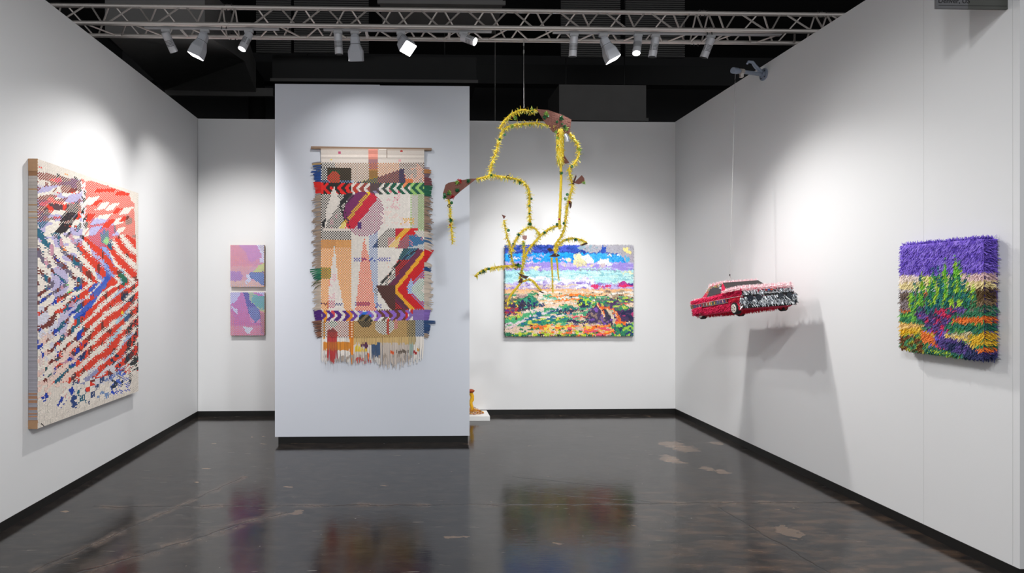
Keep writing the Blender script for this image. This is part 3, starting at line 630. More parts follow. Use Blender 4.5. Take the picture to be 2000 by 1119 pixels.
# --- hanging tapestry on the middle wall ----------------------------------------
YTP = YC-.022
kx = (at(828, 500, 1, YTP).x-at(627, 500, 1, YTP).x)/201.0       # metres per photo pixel on this wall
tx0 = at(627, 500, 1, YTP).x; tzt = at(700, 289, 1, YTP).z
tp = thing('tapestry', (at(700, 500, 1, YTP).x, YC, tzt), 'tall woven tapestry with frayed sides and chevron bands, hung on a wooden rod', 'tapestry')
def tpos(px, py, n=0.0): return (tx0+(px-627)*kx-tp.location.x, YTP-YC-n, (289-py)*kx)
ONb, OFb = L3(236, 228, 218), L3(26, 24, 24)
A = Paint(600, 280, 860, 760, 3, L3(236, 228, 218), .0, 41); B = Paint(600, 280, 860, 760, 3, L3(238, 232, 224), .0, 42)
# warp picture (vertical strips) and weft picture (horizontal strips), region by region
B.rect(600, 310, 655, 330, OFb); B.rect(655, 310, 722, 358, L3(150, 112, 84)); B.rect(720, 310, 740, 330, L3(110, 80, 120)); B.rect(720, 330, 740, 358, L3(160, 120, 70)); B.rect(738, 310, 782, 358, L3(206, 128, 62)); B.rect(780, 310, 860, 358, L3(112, 76, 62)); B.blot((B.X > 790)&(B.Y < 360)&(B.Y > 320), L3(206, 110, 60), .6, 6, 7, 9)
A.rect(719.5, 280, 738.5, 306, L3(238, 150, 132)); A.rect(719.5, 306, 738.5, 318, L3(180, 120, 120)); A.rect(719.5, 318, 738.5, 332, L3(222, 140, 88)); A.rect(719.5, 332, 738.5, 352, L3(150, 110, 60))
A.rect(628, 327, 687, 358, L3(30, 27, 22)); B.rect(640, 327, 687, 358, L3(86, 72, 52)); B.rect(600, 327, 640, 358, L3(226, 224, 220)); B.rect(600, 352, 690, 358, L3(120, 150, 190)); B.rect(645, 333, 664, 358, L3(44, 104, 62))
A.ell(652.5, 349, 12.5, 15, L3(236, 36, 40)); A.poly([(641, 350), (664, 350), (664, 362), (641, 362)], L3(236, 36, 40))
A.poly([(697, 356), (738, 346), (790, 328), (791, 364), (697, 364)], L3(18, 58, 112)); B.poly([(706, 352), (738, 343), (738, 364), (706, 364)], L3(170, 150, 40)); A.rect(791, 350, 806, 364, L3(240, 140, 90)); B.rect(791, 348, 806, 358, L3(214, 104, 44))
# chevron band
R = (B.Y >= 356)&(B.Y < 378.5)
for x0, x1, c in ((600, 680, (232, 34, 30)), (680, 700, (196, 60, 46)), (700, 722, (156, 70, 60)), (722, 740, (90, 70, 72)), (740, 756, (66, 76, 70)), (756, 860, (22, 92, 68))): B.put(R & (B.X >= x0)&(B.X < x1), L3(*c))
A.rect(628, 357, 687, 378.5, L3(34, 32, 30)); A.rect(687, 357, 830, 378.5, ONb); A.rect(724, 357, 740, 378, L3(150, 140, 170)); A.rect(802, 357, 828, 450, L3(160, 206, 116)); A.poly([(652.5, 366), (660, 380), (645, 380)], ONb); A.ell(763, 370, 4, 6, L3(240, 130, 140)); A.ell(779, 372, 3, 6, L3(226, 90, 120)); A.poly([(786, 356), (800, 356), (797, 366), (788, 366)], L3(246, 150, 100))
# black and white block with the white kite
B.rect(600, 378.5, 686, 446, OFb); B.blot((B.X > 645)&(B.X < 690)&(B.Y > 415)&(B.Y < 447), L3(150, 60, 92), .62, 9, 9, 17)
K = [(652, 364), (665, 396), (641, 430), (635, 444), (637, 412)]; B.poly(K, ONb); A.poly(K, ONb)
D_ = [(677, 376), (690, 378), (668, 404), (674, 428), (682, 450), (676, 444), (664, 404), (664, 394)]; A.poly(D_, L3(40, 42, 44)); B.poly(D_, L3(46, 46, 48)); A.poly([(631, 430), (636, 430), (634, 444), (630, 444)], L3(30, 32, 36))
c = ((A.X-711)/39.5)**2+((A.Y-417)/44.0)**2 < 1; c &= A.Y > 374
t_ = A.X+(A.Y-380)*.765
def both(m, a, b): A.put(m, L3(*a)); B.put(m, L3(*b))
both(c, (242, 238, 232), (150, 46, 96)); both(c & (t_ < 742)&(A.Y < 446), (240, 44, 44), (176, 40, 84)); both(c & (t_ < 721)&(A.Y < 446), (252, 210, 40), (150, 50, 100)); both(c & (t_ < 711.5), (132, 44, 104), (120, 50, 100)); both(c & (t_ < 692), (112, 36, 92), (50, 50, 60))
both((A.X > 697)&(A.X < 707)&(A.Y > 434)&(A.Y < 446)&(t_ > 738), (80, 56, 120), (96, 60, 120))
both((~c)&(t_ > 711)&(t_ < 722)&(A.Y > 428)&(A.Y < 446)&(A.X < 684), (252, 218, 60), (240, 230, 190)); both((~c)&(t_ > 722)&(A.Y > 440)&(A.Y < 446)&(A.X < 682), (240, 60, 60), (240, 230, 220))
A.line([(690, 377), (667, 403)], 1.2, ONb); A.line([(672, 404), (684, 450)], 2, L3(46, 44, 44))
both((A.X < 684)&(A.Y > 446)&(A.Y < 452)&(A.X > 632)&~c, (236, 226, 214), (232, 220, 206)); B.rect(600, 452, 686, 468.5, OFb); B.rect(600, 446, 632, 453, OFb)
m = (A.X < 686)&(A.X > 655)&(A.Y > 447)&(A.Y < 462)&c; both(m, (242, 238, 232), (150, 46, 96))
# orange legs
m = (A.Y >= 468.5)&(A.Y < 606)&(A.X < 686+np.clip((A.Y-560)*.07, 0, 4)); both(m, (242, 160, 58), (240, 214, 196)); B.put(m & (A.Y < 484), L3(216, 176, 140)); B.put(m & (A.X < 656)&(A.Y < 486), L3(180, 150, 130))
W_ = [(651, 480), (655, 480), (656, 500), (672, 606), (640, 606), (647, 560), (650, 500)]; A.poly([(653, 478), (656, 500), (659, 540), (673, 606), (641, 606), (643, 560), (650, 505)], L3(238, 232, 222)); B.poly([(653, 478), (656, 500), (659, 540), (673, 606), (641, 606), (643, 560), (650, 505)], L3(238, 226, 220)); B.blot((B.X > 641)&(B.X < 656)&(B.Y > 535)&(B.Y < 585), L3(240, 176, 190), .45, 4, 6, 19)
both((A.Y > 446)&(A.X >= 686)&(A.X < 722)&(A.Y < 606)&~c, (238, 230, 220), (236, 228, 216))
for pts, ca, cb in (([(719.5, 455), (738.5, 440), (738.5, 606), (719.5, 606)], (134, 152, 190), (240, 238, 238)), ([(711, 462), (722, 510), (733, 606), (694, 606), (703, 520)], (242, 108, 66), (244, 226, 214))):
    m = A.inpoly(pts)&~c; both(m, ca, cb)
A.put((A.X < 640)&(A.X > 628)&(A.Y > 524)&(A.Y < 544), L3(230, 140, 50)); B.put((B.X < 647)&(B.Y > 523)&(B.Y < 545), L3(60, 140, 100)); both(A.inpoly([(727, 483), (738, 466), (738.5, 484)]), (50, 66, 100), (90, 110, 150)); B.put((B.X > 690)&(B.X < 762)&(B.Y > 503)&(B.Y < 511)&(vnoise(B.X/4, B.Y/3, 4) > .35), L3(76, 80, 170))
B.put((B.X > 625)&(B.X < 670)&(B.Y > 591)&(B.Y < 598)&(vnoise(B.X/5, B.Y/3, 5) > .3), L3(40, 44, 120)); B.put((B.X > 640)&(B.X < 655)&(B.Y > 586)&(B.Y < 603), L3(190, 70, 110)); B.put((B.X > 692)&(B.X < 722)&(B.Y > 590)&(B.Y < 597), L3(90, 80, 150)); B.ell(738, 597, 7, 6, L3(76, 80, 170), .7)
# right half, upper: pale cloth with green edge, marks, first bent stripe block
B.put((B.X > 803)&(B.Y > 379)&(B.Y < 448), L3(196, 188, 176)); A.put((A.X > 803)&(A.X < 816)&(A.Y > 382)&(A.Y < 450), L3(206, 204, 196)); A.put((A.X >= 816)&(A.Y > 379)&(A.Y < 450), L3(156, 192, 122)); B.put((B.X > 782)&(B.X < 809)&(B.Y > 425)&(B.Y < 438)&(vnoise(B.X/5, B.Y/4, 8) > .3), L3(240, 174, 40)); B.blot((B.X > 755)&(B.X < 782)&(B.Y > 380)&(B.Y < 410), L3(240, 180, 190), .62, 4, 5, 25); B.line([(768, 386), (774, 384), (776, 392)], 2, L3(210, 60, 110), .7); B.blot((B.X > 740)&(B.X < 800)&(B.Y > 410)&(B.Y < 440), L3(246, 214, 206), .6, 6, 5, 26)
m = A.inpoly([(738.5, 484), (738.5, 466), (756, 446), (772, 446), (772, 484)]); both(m, (240, 232, 222), (44, 40, 38)); both(m & (A.X > 757)&(A.Y > 462), (240, 200, 190), (150, 70, 80))
m = A.inpoly([(771, 445), (818, 445), (812, 456), (796, 486), (772, 486)]); both(m, (224, 36, 42), (168, 46, 74)); s_ = A.X+(A.Y-447)*.95
both(m & (s_ > 789), (248, 196, 50), (226, 150, 70)); both(m & (s_ > 801), (226, 30, 36), (216, 40, 46)); both(m & (s_ > 806)&(A.Y > 458), (206, 40, 50), (96, 150, 160)); both(A.inpoly([(757, 484), (768, 470), (784, 462), (776, 484)]), (244, 206, 70), (226, 200, 190))
both(A.inpoly([(800, 462), (816, 458), (826, 464), (832, 478), (810, 482), (798, 484)]), (54, 104, 150), (80, 130, 170)); both(A.inpoly([(808, 452), (829, 450), (829, 463), (816, 462)]), (226, 220, 210), (190, 190, 180)); B.blot((B.X > 800)&(B.X < 830)&(B.Y > 455)&(B.Y < 490), L3(232, 150, 160), .72, 4, 4, 28); both(A.inpoly([(796, 484), (829, 476), (829, 490), (796, 488)]), (206, 206, 204), (170, 180, 186))
# second bent stripe block
DK = [(787, 486), (818, 486), (829, 490), (829, 560), (829, 606), (765, 606), (738, 568), (736, 560), (775, 512)]
m = A.inpoly(DK); tt = A.X-np.abs(A.Y-567)*np.where(A.Y < 567, .80, .93)       # < shaped bands around (767,567)
both(m, (200, 60, 66), (52, 40, 40)); both(m & (A.Y > 557)&(tt < 765), (104, 62, 58), (46, 40, 34)); both(m & (A.Y <= 557)&(A.X < 772), (236, 228, 218), (44, 42, 38)); both(m & (A.X >= 772)&(A.Y < 530)&(tt < 742), (44, 60, 64), (80, 130, 140)); both(m & (A.X >= 772)&(A.Y < 512)&(tt >= 736)&(tt < 762), (38, 66, 110), (96, 150, 160)); both(m & (A.X >= 772)&(A.Y > 508)&(tt < 752), (214, 50, 58), (46, 44, 36)); both(m & (tt > 752)&(tt < 766), (120, 46, 86), (106, 50, 66)); both(m & (A.Y > 570)&(tt > 758)&(tt < 766), (100, 50, 74), (80, 50, 60))
both(m & (tt >= 766)&(tt < 775), (250, 190, 40), (236, 150, 50)); both(m & (tt >= 775)&(A.Y < 500), (250, 190, 40), (240, 180, 60)); both(m & (tt >= 775), (222, 22, 32), (196, 34, 40)); both(m & (tt >= 794), (222, 30, 40), (120, 160, 214)); both(m & (tt >= 794)&(A.X < 805), (70, 110, 206), (200, 60, 80)); both(m & (tt >= 800)&(A.X > 800)&(A.Y > 545)&(A.Y < 590), (226, 224, 214), (150, 186, 176)); both(m & (tt >= 812), (228, 222, 210), (140, 176, 160)); both(m & (tt >= 822), (230, 222, 212), (214, 206, 196))
m2 = A.inpoly([(795, 560), (803, 545), (806, 552), (803, 575), (797, 575)]); both(m2, (206, 220, 236), (110, 140, 210)); A.line([(738, 562), (775, 518), (795, 500), (812, 490)], 2.4, L3(30, 30, 30)); B.line([(738, 562), (775, 518), (795, 500), (812, 490)], 2.4, L3(60, 60, 56)); A.line([(741, 564), (770, 530)], 1.4, ONb); B.line([(741, 564), (770, 530)], 1.4, ONb); A.line([(738, 566), (763, 606)], 1.2, L3(220, 190, 180)); both(A.inpoly([(736, 558), (772, 556), (772, 606), (764, 606), (742, 575)])&(A.Y > 557), (106, 60, 56), (60, 46, 38)); A.line([(733, 564), (736, 575)], 5, L3(60, 62, 80))
B.line([(757, 512), (760, 556)], 3, L3(242, 190, 170), .5)
# purple chevron band
R = (B.Y >= 605.5)&(B.Y < 627)
for x0, x1, c_ in ((600, 680, (84, 38, 128)), (680, 700, (112, 64, 156)), (700, 800, (150, 108, 204)), (800, 860, (136, 108, 178))): B.put(R & (B.X >= x0)&(B.X < x1), L3(*c_))
A.rect(628, 605, 830, 627, ONb); A.rect(631, 605, 640, 660, L3(240, 158, 40)); A.ell(649, 614, 5, 8, L3(226, 80, 84)); A.rect(675, 605, 688, 660, L3(238, 150, 40)); A.ell(713, 619, 13, 10, L3(40, 116, 220)); A.rect(694, 603, 735, 608, L3(242, 100, 60)); A.rect(736, 605, 792, 627, L3(112, 62, 52)); A.rect(792, 605, 796, 627, L3(214, 30, 36)); A.rect(802, 605, 806, 620, L3(206, 40, 50)); A.rect(808, 605, 830, 627, L3(150, 140, 170))
# bottom weave
A.poly([(636, 627), (688, 627), (688, 660), (634, 660)], L3(240, 234, 226)); B.rect(600, 627, 640, 660, L3(122, 84, 60)); B.rect(640, 627, 686, 660, L3(150, 76, 66)); B.ell(650, 633, 8, 6, L3(66, 100, 74)); A.poly([(680, 627), (690, 627), (691, 720), (685, 720)], L3(236, 140, 40)); A.rect(690, 627, 803, 672, L3(212, 178, 118)); B.rect(688, 627, 800, 660, L3(150, 112, 66)); A.ell(751, 636, 19, 17, L3(242, 238, 230)); B.ell(751, 636, 19, 17, L3(110, 96, 76)); A.ell(713, 626, 14, 13, L3(46, 46, 44)); B.ell(713, 626, 14, 13, L3(132, 112, 78))
A.line([(758, 625), (758, 650)], 5, L3(226, 60, 50)); A.ell(773, 634, 4, 10, L3(240, 160, 160)); A.rect(798, 627, 812, 672, L3(186, 166, 120)); B.rect(795, 627, 812, 660, L3(56, 52, 48)); A.ell(648, 650, 9, 8, L3(150, 60, 64)); B.ell(648, 650, 9, 8, L3(110, 70, 60)); A.rect(812, 627, 830, 658, L3(170, 180, 196)); B.rect(811, 627, 860, 658, L3(60, 84, 118))
# loose lower strips
A.rect(640, 650, 658, 720, L3(190, 60, 60)); A.rect(631, 669, 686, 683.5, L3(220, 138, 44)); A.rect(640, 669, 658, 683.5, L3(196, 104, 44)); A.rect(692, 672, 724, 760, L3(226, 212, 198)); A.ell(700, 680, 9, 6, L3(236, 206, 60), .6); A.ell(712, 675, 7, 4, L3(96, 44, 80), .7); A.ell(704, 685, 14, 3, L3(240, 200, 60), .6); A.ell(717, 696, 4, 5, L3(240, 110, 50)); A.ell(702, 703, 7, 6, L3(206, 60, 34)); A.ell(718, 706, 5, 5, L3(190, 60, 36)); A.rect(725, 672, 742, 699, L3(62, 88, 122)); A.rect(742, 672, 804, 760, L3(206, 192, 180)); A.ell(767, 689, 4, 4, L3(232, 96, 40)); A.ell(784, 688, 14, 3, L3(110, 96, 84), .7); A.rect(800, 672, 807, 696, L3(156, 176, 166)); A.ell(811, 689, 4, 3, L3(176, 44, 44)); A.ell(818, 684, 2.5, 4, L3(226, 160, 40)); A.blot((A.Y > 694), L3(176, 160, 146), .6, 5, 8, 31)
def modeT(I, J, px, py):
    ch = checker(I, J)
    q = lambda a: np.floor(a/2.5)*2.5
    u = (px-np.abs(py-367.3)*.95-628) % 14.6; m1 = (u < 7.6).astype(int); m1 = np.where(px < 632, 1, m1); m1 = np.where((px > 722)&(px < 738), np.where(py < 372, 1, m1), m1); m1 = np.where(((px-652.5)/12.5)**2+((py-349)/17)**2 < 1, 0, m1)
    u = (px+np.abs(py-616.3)*.95-629) % 15.4; m2 = ((u > 1)&(u < 9.0)).astype(int); m2 = np.where(px > 806, 1, m2); m2 = np.where((px-713)**2/169+(py-619)**2/100 < 1, np.where((px+py) % 16 < 7, 1, 0), m2)
    m = np.where((py >= 356)&(py < 378.5), m1, ch); m = np.where((py >= 605.5)&(py < 627), m2, m)
    return m
wx0, wx1, wy0, wy1 = 627.0, 828.5, 317.5, 658.5; nx_, ny_ = 82, 138
def frT(x, y, n):
    X_ = tpos(wx0, wy0)[0]+x; s_ = np.abs(np.sin(x*3.1+y*2.0))*.004
    return (X_, YTP-YC-n-s_, tpos(0, wy0)[2]-y-.004*np.sin(x*4))
weave('woven_body', frT, (wx1-wx0)*kx, (wy1-wy0)*kx, nx_, ny_, A, B, modeT, homog([(wx0, wy0), (wx1, wy0), (wx1, wy1), (wx0, wy1)]), tp, rel=.0012, gap=.06, dot=.05)
# cloth band at the top and backing just behind the weave
mb = MB(); n = 40
rows = [(291, .010), (294, .012), (301, .003), (307, .008), (311, .002), (318, .001)]
TW = Paint(600, 280, 860, 330, 3, L3(228, 218, 208), 0); TW.rect(600, 280, 860, 295, L3(190, 174, 160)); TW.rect(600, 302, 860, 304, L3(206, 194, 184)); TW.rect(719.5, 290, 738.5, 312, L3(238, 156, 138)); TW.rect(719.5, 312, 738.5, 330, L3(170, 120, 124)); TW.rect(740, 289, 754, 293, L3(232, 224, 214)); TW.ell(663, 298, 3, 3, L3(210, 90, 130)); TW.ell(784, 295, 2, 2, L3(200, 40, 40)); TW.ell(781, 313, 3, 2.5, L3(236, 180, 180)); TW.rect(755, 289, 756, 308, L3(150, 130, 116)); TW.rect(640, 312, 640.8, 318, L3(170, 155, 140)); TW.ell(647, 312, 1.5, 1.5, L3(240, 210, 90))
V = []; cs = []
for i in range(len(rows)-1):
    for y0, y1, n0, n1 in ((rows[i][0], rows[i+1][0], rows[i][1], rows[i+1][1]),):
        for j in range(120):
            a0, a1 = 627+j*201.5/120, 627+(j+1)*201.5/120
            for k in range(3):
                ya, yb = y0+(y1-y0)*k/3, y0+(y1-y0)*(k+1)/3; na, nb = n0+(n1-n0)*k/3, n0+(n1-n0)*(k+1)/3
                V.append([tpos(a0, yb, nb), tpos(a1, yb, nb), tpos(a1, ya, na), tpos(a0, ya, na)]); cs.append(TW.sample(np.array((a0+a1)/2), np.array((ya+yb)/2)))
top = quads('top_cloth', V, cs, M_fab, tp)
x0_, _, z0_ = tpos(629, 656); x1_, _, z1_ = tpos(827, 320); MB().box((x0_, YTP-YC+.003, z0_), (x1_, YTP-YC+.006, z1_)).build('backing', M_back, tp)
a_ = tpos(607.5, 288.3, -.004); b_ = tpos(843, 291, -.004); MB().box((a_[0], a_[1]-.012, -.016), (b_[0], a_[1]+.012, .009), Matrix.Rotation(.008, 4, 'Y')).build('rod', mat('grey_brown_rod', (150, 122, 98), .6, noise=.15, nscale=25), tp, bevel=.002)
# frayed weft ends left and right, loose warp ends below: strips of cloth
def strips(name, rowsrc, side):
    V = []; cs = []
    y = 317.5
    while y < 658.5:
        xe = 628.5 if side < 0 else 827.0
        h_ = random.uniform(2.0, 2.9)
        L_, c_, dr = rowsrc(y)
        if L_ > 0:
            c_ = c_*random.uniform(.8, 1.1); seg = 5; pr = None
            out = random.uniform(.001, .010); droop = dr*random.uniform(.3, 1.6)
            for s_ in range(seg+1):
                f_ = s_/seg; x = xe+side*L_*f_; yy = y+droop*f_*f_; nn = out*f_; hw = h_/2*(1-.35*f_**3)
                cur = (tpos(x, yy-hw, nn+.0015), tpos(x, yy+hw, nn-.001))
                if pr:
                    q_ = [pr[1], cur[1], cur[0], pr[0]]; V.append(q_ if side > 0 else q_[::-1]); cs.append(c_)
                pr = cur
        y += random.uniform(1.6, 2.2)
    return tag(quads(name, V, cs, M_fab, tp), kind='stuff')
TAU = L3(168, 148, 130); TAL = L3(206, 190, 174)
def leftrow(y):
    j = random.uniform(-2, 2)
    if y < 322: return 17+j+(y-317)*.6, L3(120, 120, 130) if y < 319 else L3(170, 140, 90), 2
    if y < 334: return 20-(y-320)*.8+j, L3(80, 90, 110) if random.random() < .5 else L3(36, 76, 140), 3
    if y < 356: return (21 if y < 338 else 17-(y-338)*.2)+j*.4, L3(28, 72, 142), 1
    if y < 378: return 16-(y-356)*.2+j*.3, L3(222, 36, 30), .5
    if y < 525: return 15.5+4*math.sin(y*.31)+j, (TAU if random.random() < .8 else L3(150, 146, 146)), 3
    if y < 545: return 24-(y-525)*.55+j*.5, L3(30, 112, 84) if random.random() < .7 else L3(60, 130, 96), 4
    if y < 560: return 21+j*3-(y-545)*.4, random.choice([TAL, L3(110, 110, 80), TAU]), 6
    if y < 605.5: return 15+3*math.sin(y*.4)+j*1.5, TAL, 3
    if y < 627: return 17-(y-606)*.25+j*.3, L3(82, 36, 124), .5
    return 18-(y-627)*.25+j, random.choice([L3(122, 84, 70), L3(96, 66, 56), L3(150, 100, 76)]), 2
def rightrow(y):
    j = random.uniform(-2, 2)
    if y < 326: return 0, TAU, 0
    if y < 331: return 12+j, L3(150, 140, 150), 1
    if y < 338: return 15+j*.4, L3(176, 120, 70), 1
    if y < 346: return 12+j, L3(110, 90, 100), 1
    if y < 362: return 15+j+(y-346)*.1, L3(116, 62, 68), 1
    if y < 383: return 18-(y-362)*.15+j*.5, L3(18, 92, 66), 1
    if y < 452: return 15+2.5*math.sin(y*.5)+j*2, (L3(150, 124, 106) if random.random() < .85 else L3(110, 96, 84)), 4
    if y < 487: return 17+3*math.sin(y*.6)+j*1.5, (TAL if not 464 < y < 476 or random.random() < .4 else L3(70, 110, 150)), 4
    if y < 512: return max(4, 21-(y-487)*.65)+j*.3, L3(214, 26, 36), 1
    if y < 522: return 17+j*2, TAL, 3
    if y < 529: return 15+j*.5, L3(30, 70, 120), 1
    if y < 605.5: return 15.5+2*math.sin(y*.45)+j*1.3, TAL, 3
    if y < 627: return 15-(y-606)*.25+j*.3, L3(136, 106, 184), .5
    if y < 651: return (24 if y < 632 else 14-(y-632)*.12)+j*.4, L3(46, 78, 124), 1
    return 10+j, TAU, 2
strips('left_fringe', leftrow, -1); strips('right_fringe', rightrow, 1)
V = []; cs = []
for i in range(128):
    x = 629+198*i/127.0+random.uniform(-.3, .3)
    if x < 662: e = 708+random.uniform(-4, 5)
    elif x < 690: e = 706+(x-662)*.2+random.uniform(-3, 3)
    elif x < 725: e = 708+random.uniform(-5, 4)
    elif x < 745: e = 703+(x-725)*.5+random.uniform(-2, 3)
    elif x < 790: e = 712+random.uniform(-5, 9)
    else: e = 710-(x-790)*.15+random.uniform(-6, 6)
    lean = random.uniform(-2.5, 2.0)+(2.0 if x > 745 else 0)*-1; seg = 9; pr = None; hw = .78; out = random.uniform(.001, .008); sh = random.uniform(.86, 1.06)
    for s_ in range(seg+1):
        f_ = s_/seg; yy = 657+(e-657)*f_; xx = x+lean*f_**2.5; nn = out*f_; k_ = hw*(1-.3*f_**4)
        cur = (tpos(xx-k_, yy, nn), tpos(xx+k_, yy, nn))
        if pr:
            V.append([cur[0], cur[1], pr[1], pr[0]]); cs.append(A.sample(np.array(x), np.array(yy-3))*sh)
        pr = cur
tag(quads('bottom_fringe', V, cs, M_fab, tp), kind='stuff')
# ---------------------------------------------------------------- shaggy pictures made of paper strands
def shag(name, base, nrm, down, cols, m, parent, ln=.02, wd=.008, out=.6, jit=.5, seed=1):
    """base: N x 3 root points, nrm / down: N x 3 directions; one folded paper strand per point"""
    R_ = np.random.RandomState(seed); N = len(base); j = (R_.rand(N, 3)-.5)*2*jit
    d = nrm*out+down*(1-out)+j*.6; d /= np.linalg.norm(d, axis=1)[:, None]
    s_ = np.cross(d, nrm); bad = np.linalg.norm(s_, axis=1) < 1e-3; s_[bad] = (1, 0, 0); s_ /= np.linalg.norm(s_, axis=1)[:, None]
    a = R_.rand(N)*.9-.45; s_ = s_*np.cos(a)[:, None]+np.cross(d, s_)*np.sin(a)[:, None]
    L_ = (ln*(.45+1.1*R_.rand(N)**1.5))[:, None]; W_ = (wd*(.7+.6*R_.rand(N)))[:, None]*.5
    tip = base+d*L_
    V = np.stack([base-s_*W_, base+s_*W_, tip+s_*W_*.45, tip-s_*W_*.45], 1)
    c = np.asarray(cols)*(.86+.28*R_.rand(N, 1))
    return tag(quads(name, V, np.clip(c, 0, 1), m, parent), kind='stuff')
# --- desert picture -------------------------------------------------------------
G_ = Paint(978, 470, 1246, 664, 3, L3(232, 196, 160), 2.6, 51)
def g_(c): return L3(*c)
r, p, e, ln_ = G_.rect, G_.poly, G_.ell, G_.line
r(970, 466, 1250, 494, g_((44, 84, 182))); G_.blot(G_.Y < 494, g_((70, 90, 200)), .6, 12, 3, 1); G_.blot(G_.Y < 494, g_((26, 60, 150)), .66, 6, 3, 2)
r(970, 494, 1250, 511.5, g_((28, 170, 246))); G_.blot((G_.Y > 494)&(G_.Y < 511), g_((20, 140, 226)), .6, 9, 3, 3); r(1150, 494, 1250, 511.5, g_((80, 186, 240)), .5)
r(970, 511.5, 1250, 527, g_((168, 150, 226))); G_.blot((G_.Y > 511)&(G_.Y < 527), g_((196, 184, 232)), .58, 14, 3, 4); r(970, 527, 1250, 552, g_((184, 230, 234))); G_.blot((G_.Y > 527)&(G_.Y < 552), g_((206, 240, 236)), .5, 16, 3, 5); G_.blot((G_.Y > 527)&(G_.Y < 552), g_((150, 206, 214)), .70, 12, 2, 6)
p([(1128, 470), (1250, 470), (1250, 512), (1225, 512), (1216, 497), (1190, 493), (1150, 494), (1134, 484)], g_((182, 180, 190))); p([(1177, 479), (1186, 479), (1182, 490), (1190, 492), (1165, 494), (1172, 488)], g_((46, 88, 190))); G_.blot((G_.X > 1128)&(G_.Y < 493)&(G_.X < 1165), g_((150, 176, 190)), .52, 6, 3, 7); p([(1217, 484), (1226, 484), (1234, 490), (1230, 494), (1220, 490)], g_((252, 236, 160))); r(1140, 493, 1215, 495, g_((44, 84, 182)), .6); p([(1213, 496), (1250, 496), (1250, 511), (1222, 511)], g_((186, 178, 192))); e(1226, 507, 4, 5, g_((90, 190, 230))); e(1221, 500, 2, 3, g_((90, 190, 230)))
# clouds
for (x, y, rx, ry, c) in ((1128, 500, 9, 7, (250, 240, 190)), (1145, 505, 11, 8, (246, 244, 240)), (1133, 512, 14, 8, (226, 218, 170)), (1152, 509, 6, 6, (240, 240, 246)), (1112, 507, 5, 4, (252, 240, 180)), (1174, 512, 9, 6, (246, 244, 236)), (1183, 510, 8, 6, (250, 248, 250)), (1175, 518, 7, 4, (214, 196, 200)), (1157, 518, 4, 3, (246, 230, 190)), (1190, 515, 5, 4, (236, 240, 246)), (1190, 497, 3, 2, (250, 240, 220)), (1207, 497, 4, 2, (230, 236, 246)), (1050, 521, 6, 2, (252, 242, 190)), (1045, 524, 6, 3, (250, 240, 190)), (1036, 522, 5, 2.5, (220, 210, 200)), (1033, 512, 5, 2, (240, 220, 220)), (1006, 504, 8, 1.8, (240, 236, 232)), (1058, 500, 7, 1.6, (206, 190, 220)), (1048, 504, 8, 1.6, (206, 196, 220)), (1035, 506, 6, 2, (216, 200, 224)), (1100, 506, 8, 2, (226, 210, 220)), (1102, 517, 6, 2, (216, 206, 200)), (1100, 524, 8, 1.5, (190, 180, 232)), (1005, 520, 8, 2.5, (196, 184, 232)), (1160, 524, 36, 1.6, (196, 216, 220))): e(x, y, rx, ry, g_(c), .92)
G_.blot((G_.Y > 495)&(G_.Y < 511)&(G_.X > 1018)&(G_.X < 1068), g_((200, 190, 226)), .70, 6, 2.4, 8); ln_([(1212, 531), (1250, 532)], 3, g_((244, 240, 200))); ln_([(1190, 528), (1215, 531)], 2, g_((150, 190, 200))); ln_([(1220, 541), (1250, 540)], 1.5, g_((140, 180, 200))); ln_([(1130, 526), (1190, 525)], 1.6, g_((150, 180, 180)))
# far mountains
p([(978, 552), (1040, 550), (1062, 546), (1100, 551), (1130, 548), (1143, 538), (1150, 543), (1158, 551), (1190, 552), (1250, 553), (1250, 565), (978, 565)], g_((202, 192, 234))); G_.blot((G_.Y > 540)&(G_.Y < 564)&(G_.X > 1030)&(G_.X < 1160), g_((240, 238, 246)), .48, 7, 3, 9); G_.blot((G_.Y > 551)&(G_.Y < 565), g_((150, 126, 206)), .66, 10, 2, 10); G_.blot((G_.Y > 554)&(G_.Y < 565)&(G_.X < 1130), g_((228, 210, 190)), .56, 14, 2, 11)
p([(1152, 559), (1160, 554), (1172, 556), (1180, 559), (1190, 556), (1194, 560), (1160, 562)], g_((226, 60, 120))); p([(1204, 556), (1212, 552), (1218, 548), (1226, 551), (1250, 553), (1250, 560), (1210, 560)], g_((190, 60, 150))); p([(1208, 558), (1220, 553), (1240, 557), (1236, 561), (1210, 560)], g_((236, 50, 110))); ln_([(1228, 553), (1240, 553)], 2, g_((80, 60, 150)))
# plain
r(970, 563.5, 1250, 570, g_((240, 190, 140))); r(970, 562, 1075, 564, g_((150, 130, 206)), .6)
r(970, 568, 1250, 664, g_((226, 202, 178)))
fm = G_.Y > 568
G_.blot(fm & (G_.Y < 600), g_((242, 200, 150)), .50, 14, 2.4, 12); G_.blot(fm & (G_.Y < 592)&(G_.X > 1050), g_((240, 236, 228)), .58, 16, 2.2, 13); G_.blot(fm & (G_.Y < 590)&(G_.X > 1180), g_((176, 156, 128)), .5, 12, 2, 14); G_.blot((G_.Y > 569)&(G_.Y < 580)&(G_.X < 1050), g_((60, 150, 100)), .5, 14, 2.4, 15); G_.blot((G_.Y > 572)&(G_.Y < 590)&(G_.X < 1030), g_((176, 146, 140)), .55, 10, 2.2, 16); G_.blot((G_.Y > 570)&(G_.Y < 590)&(G_.X > 1140), g_((120, 80, 70)), .72, 5, 2, 17)
G_.blot((G_.Y > 574)&(G_.Y < 664), g_((90, 176, 132)), .67, 16, 2.6, 18, -.8)
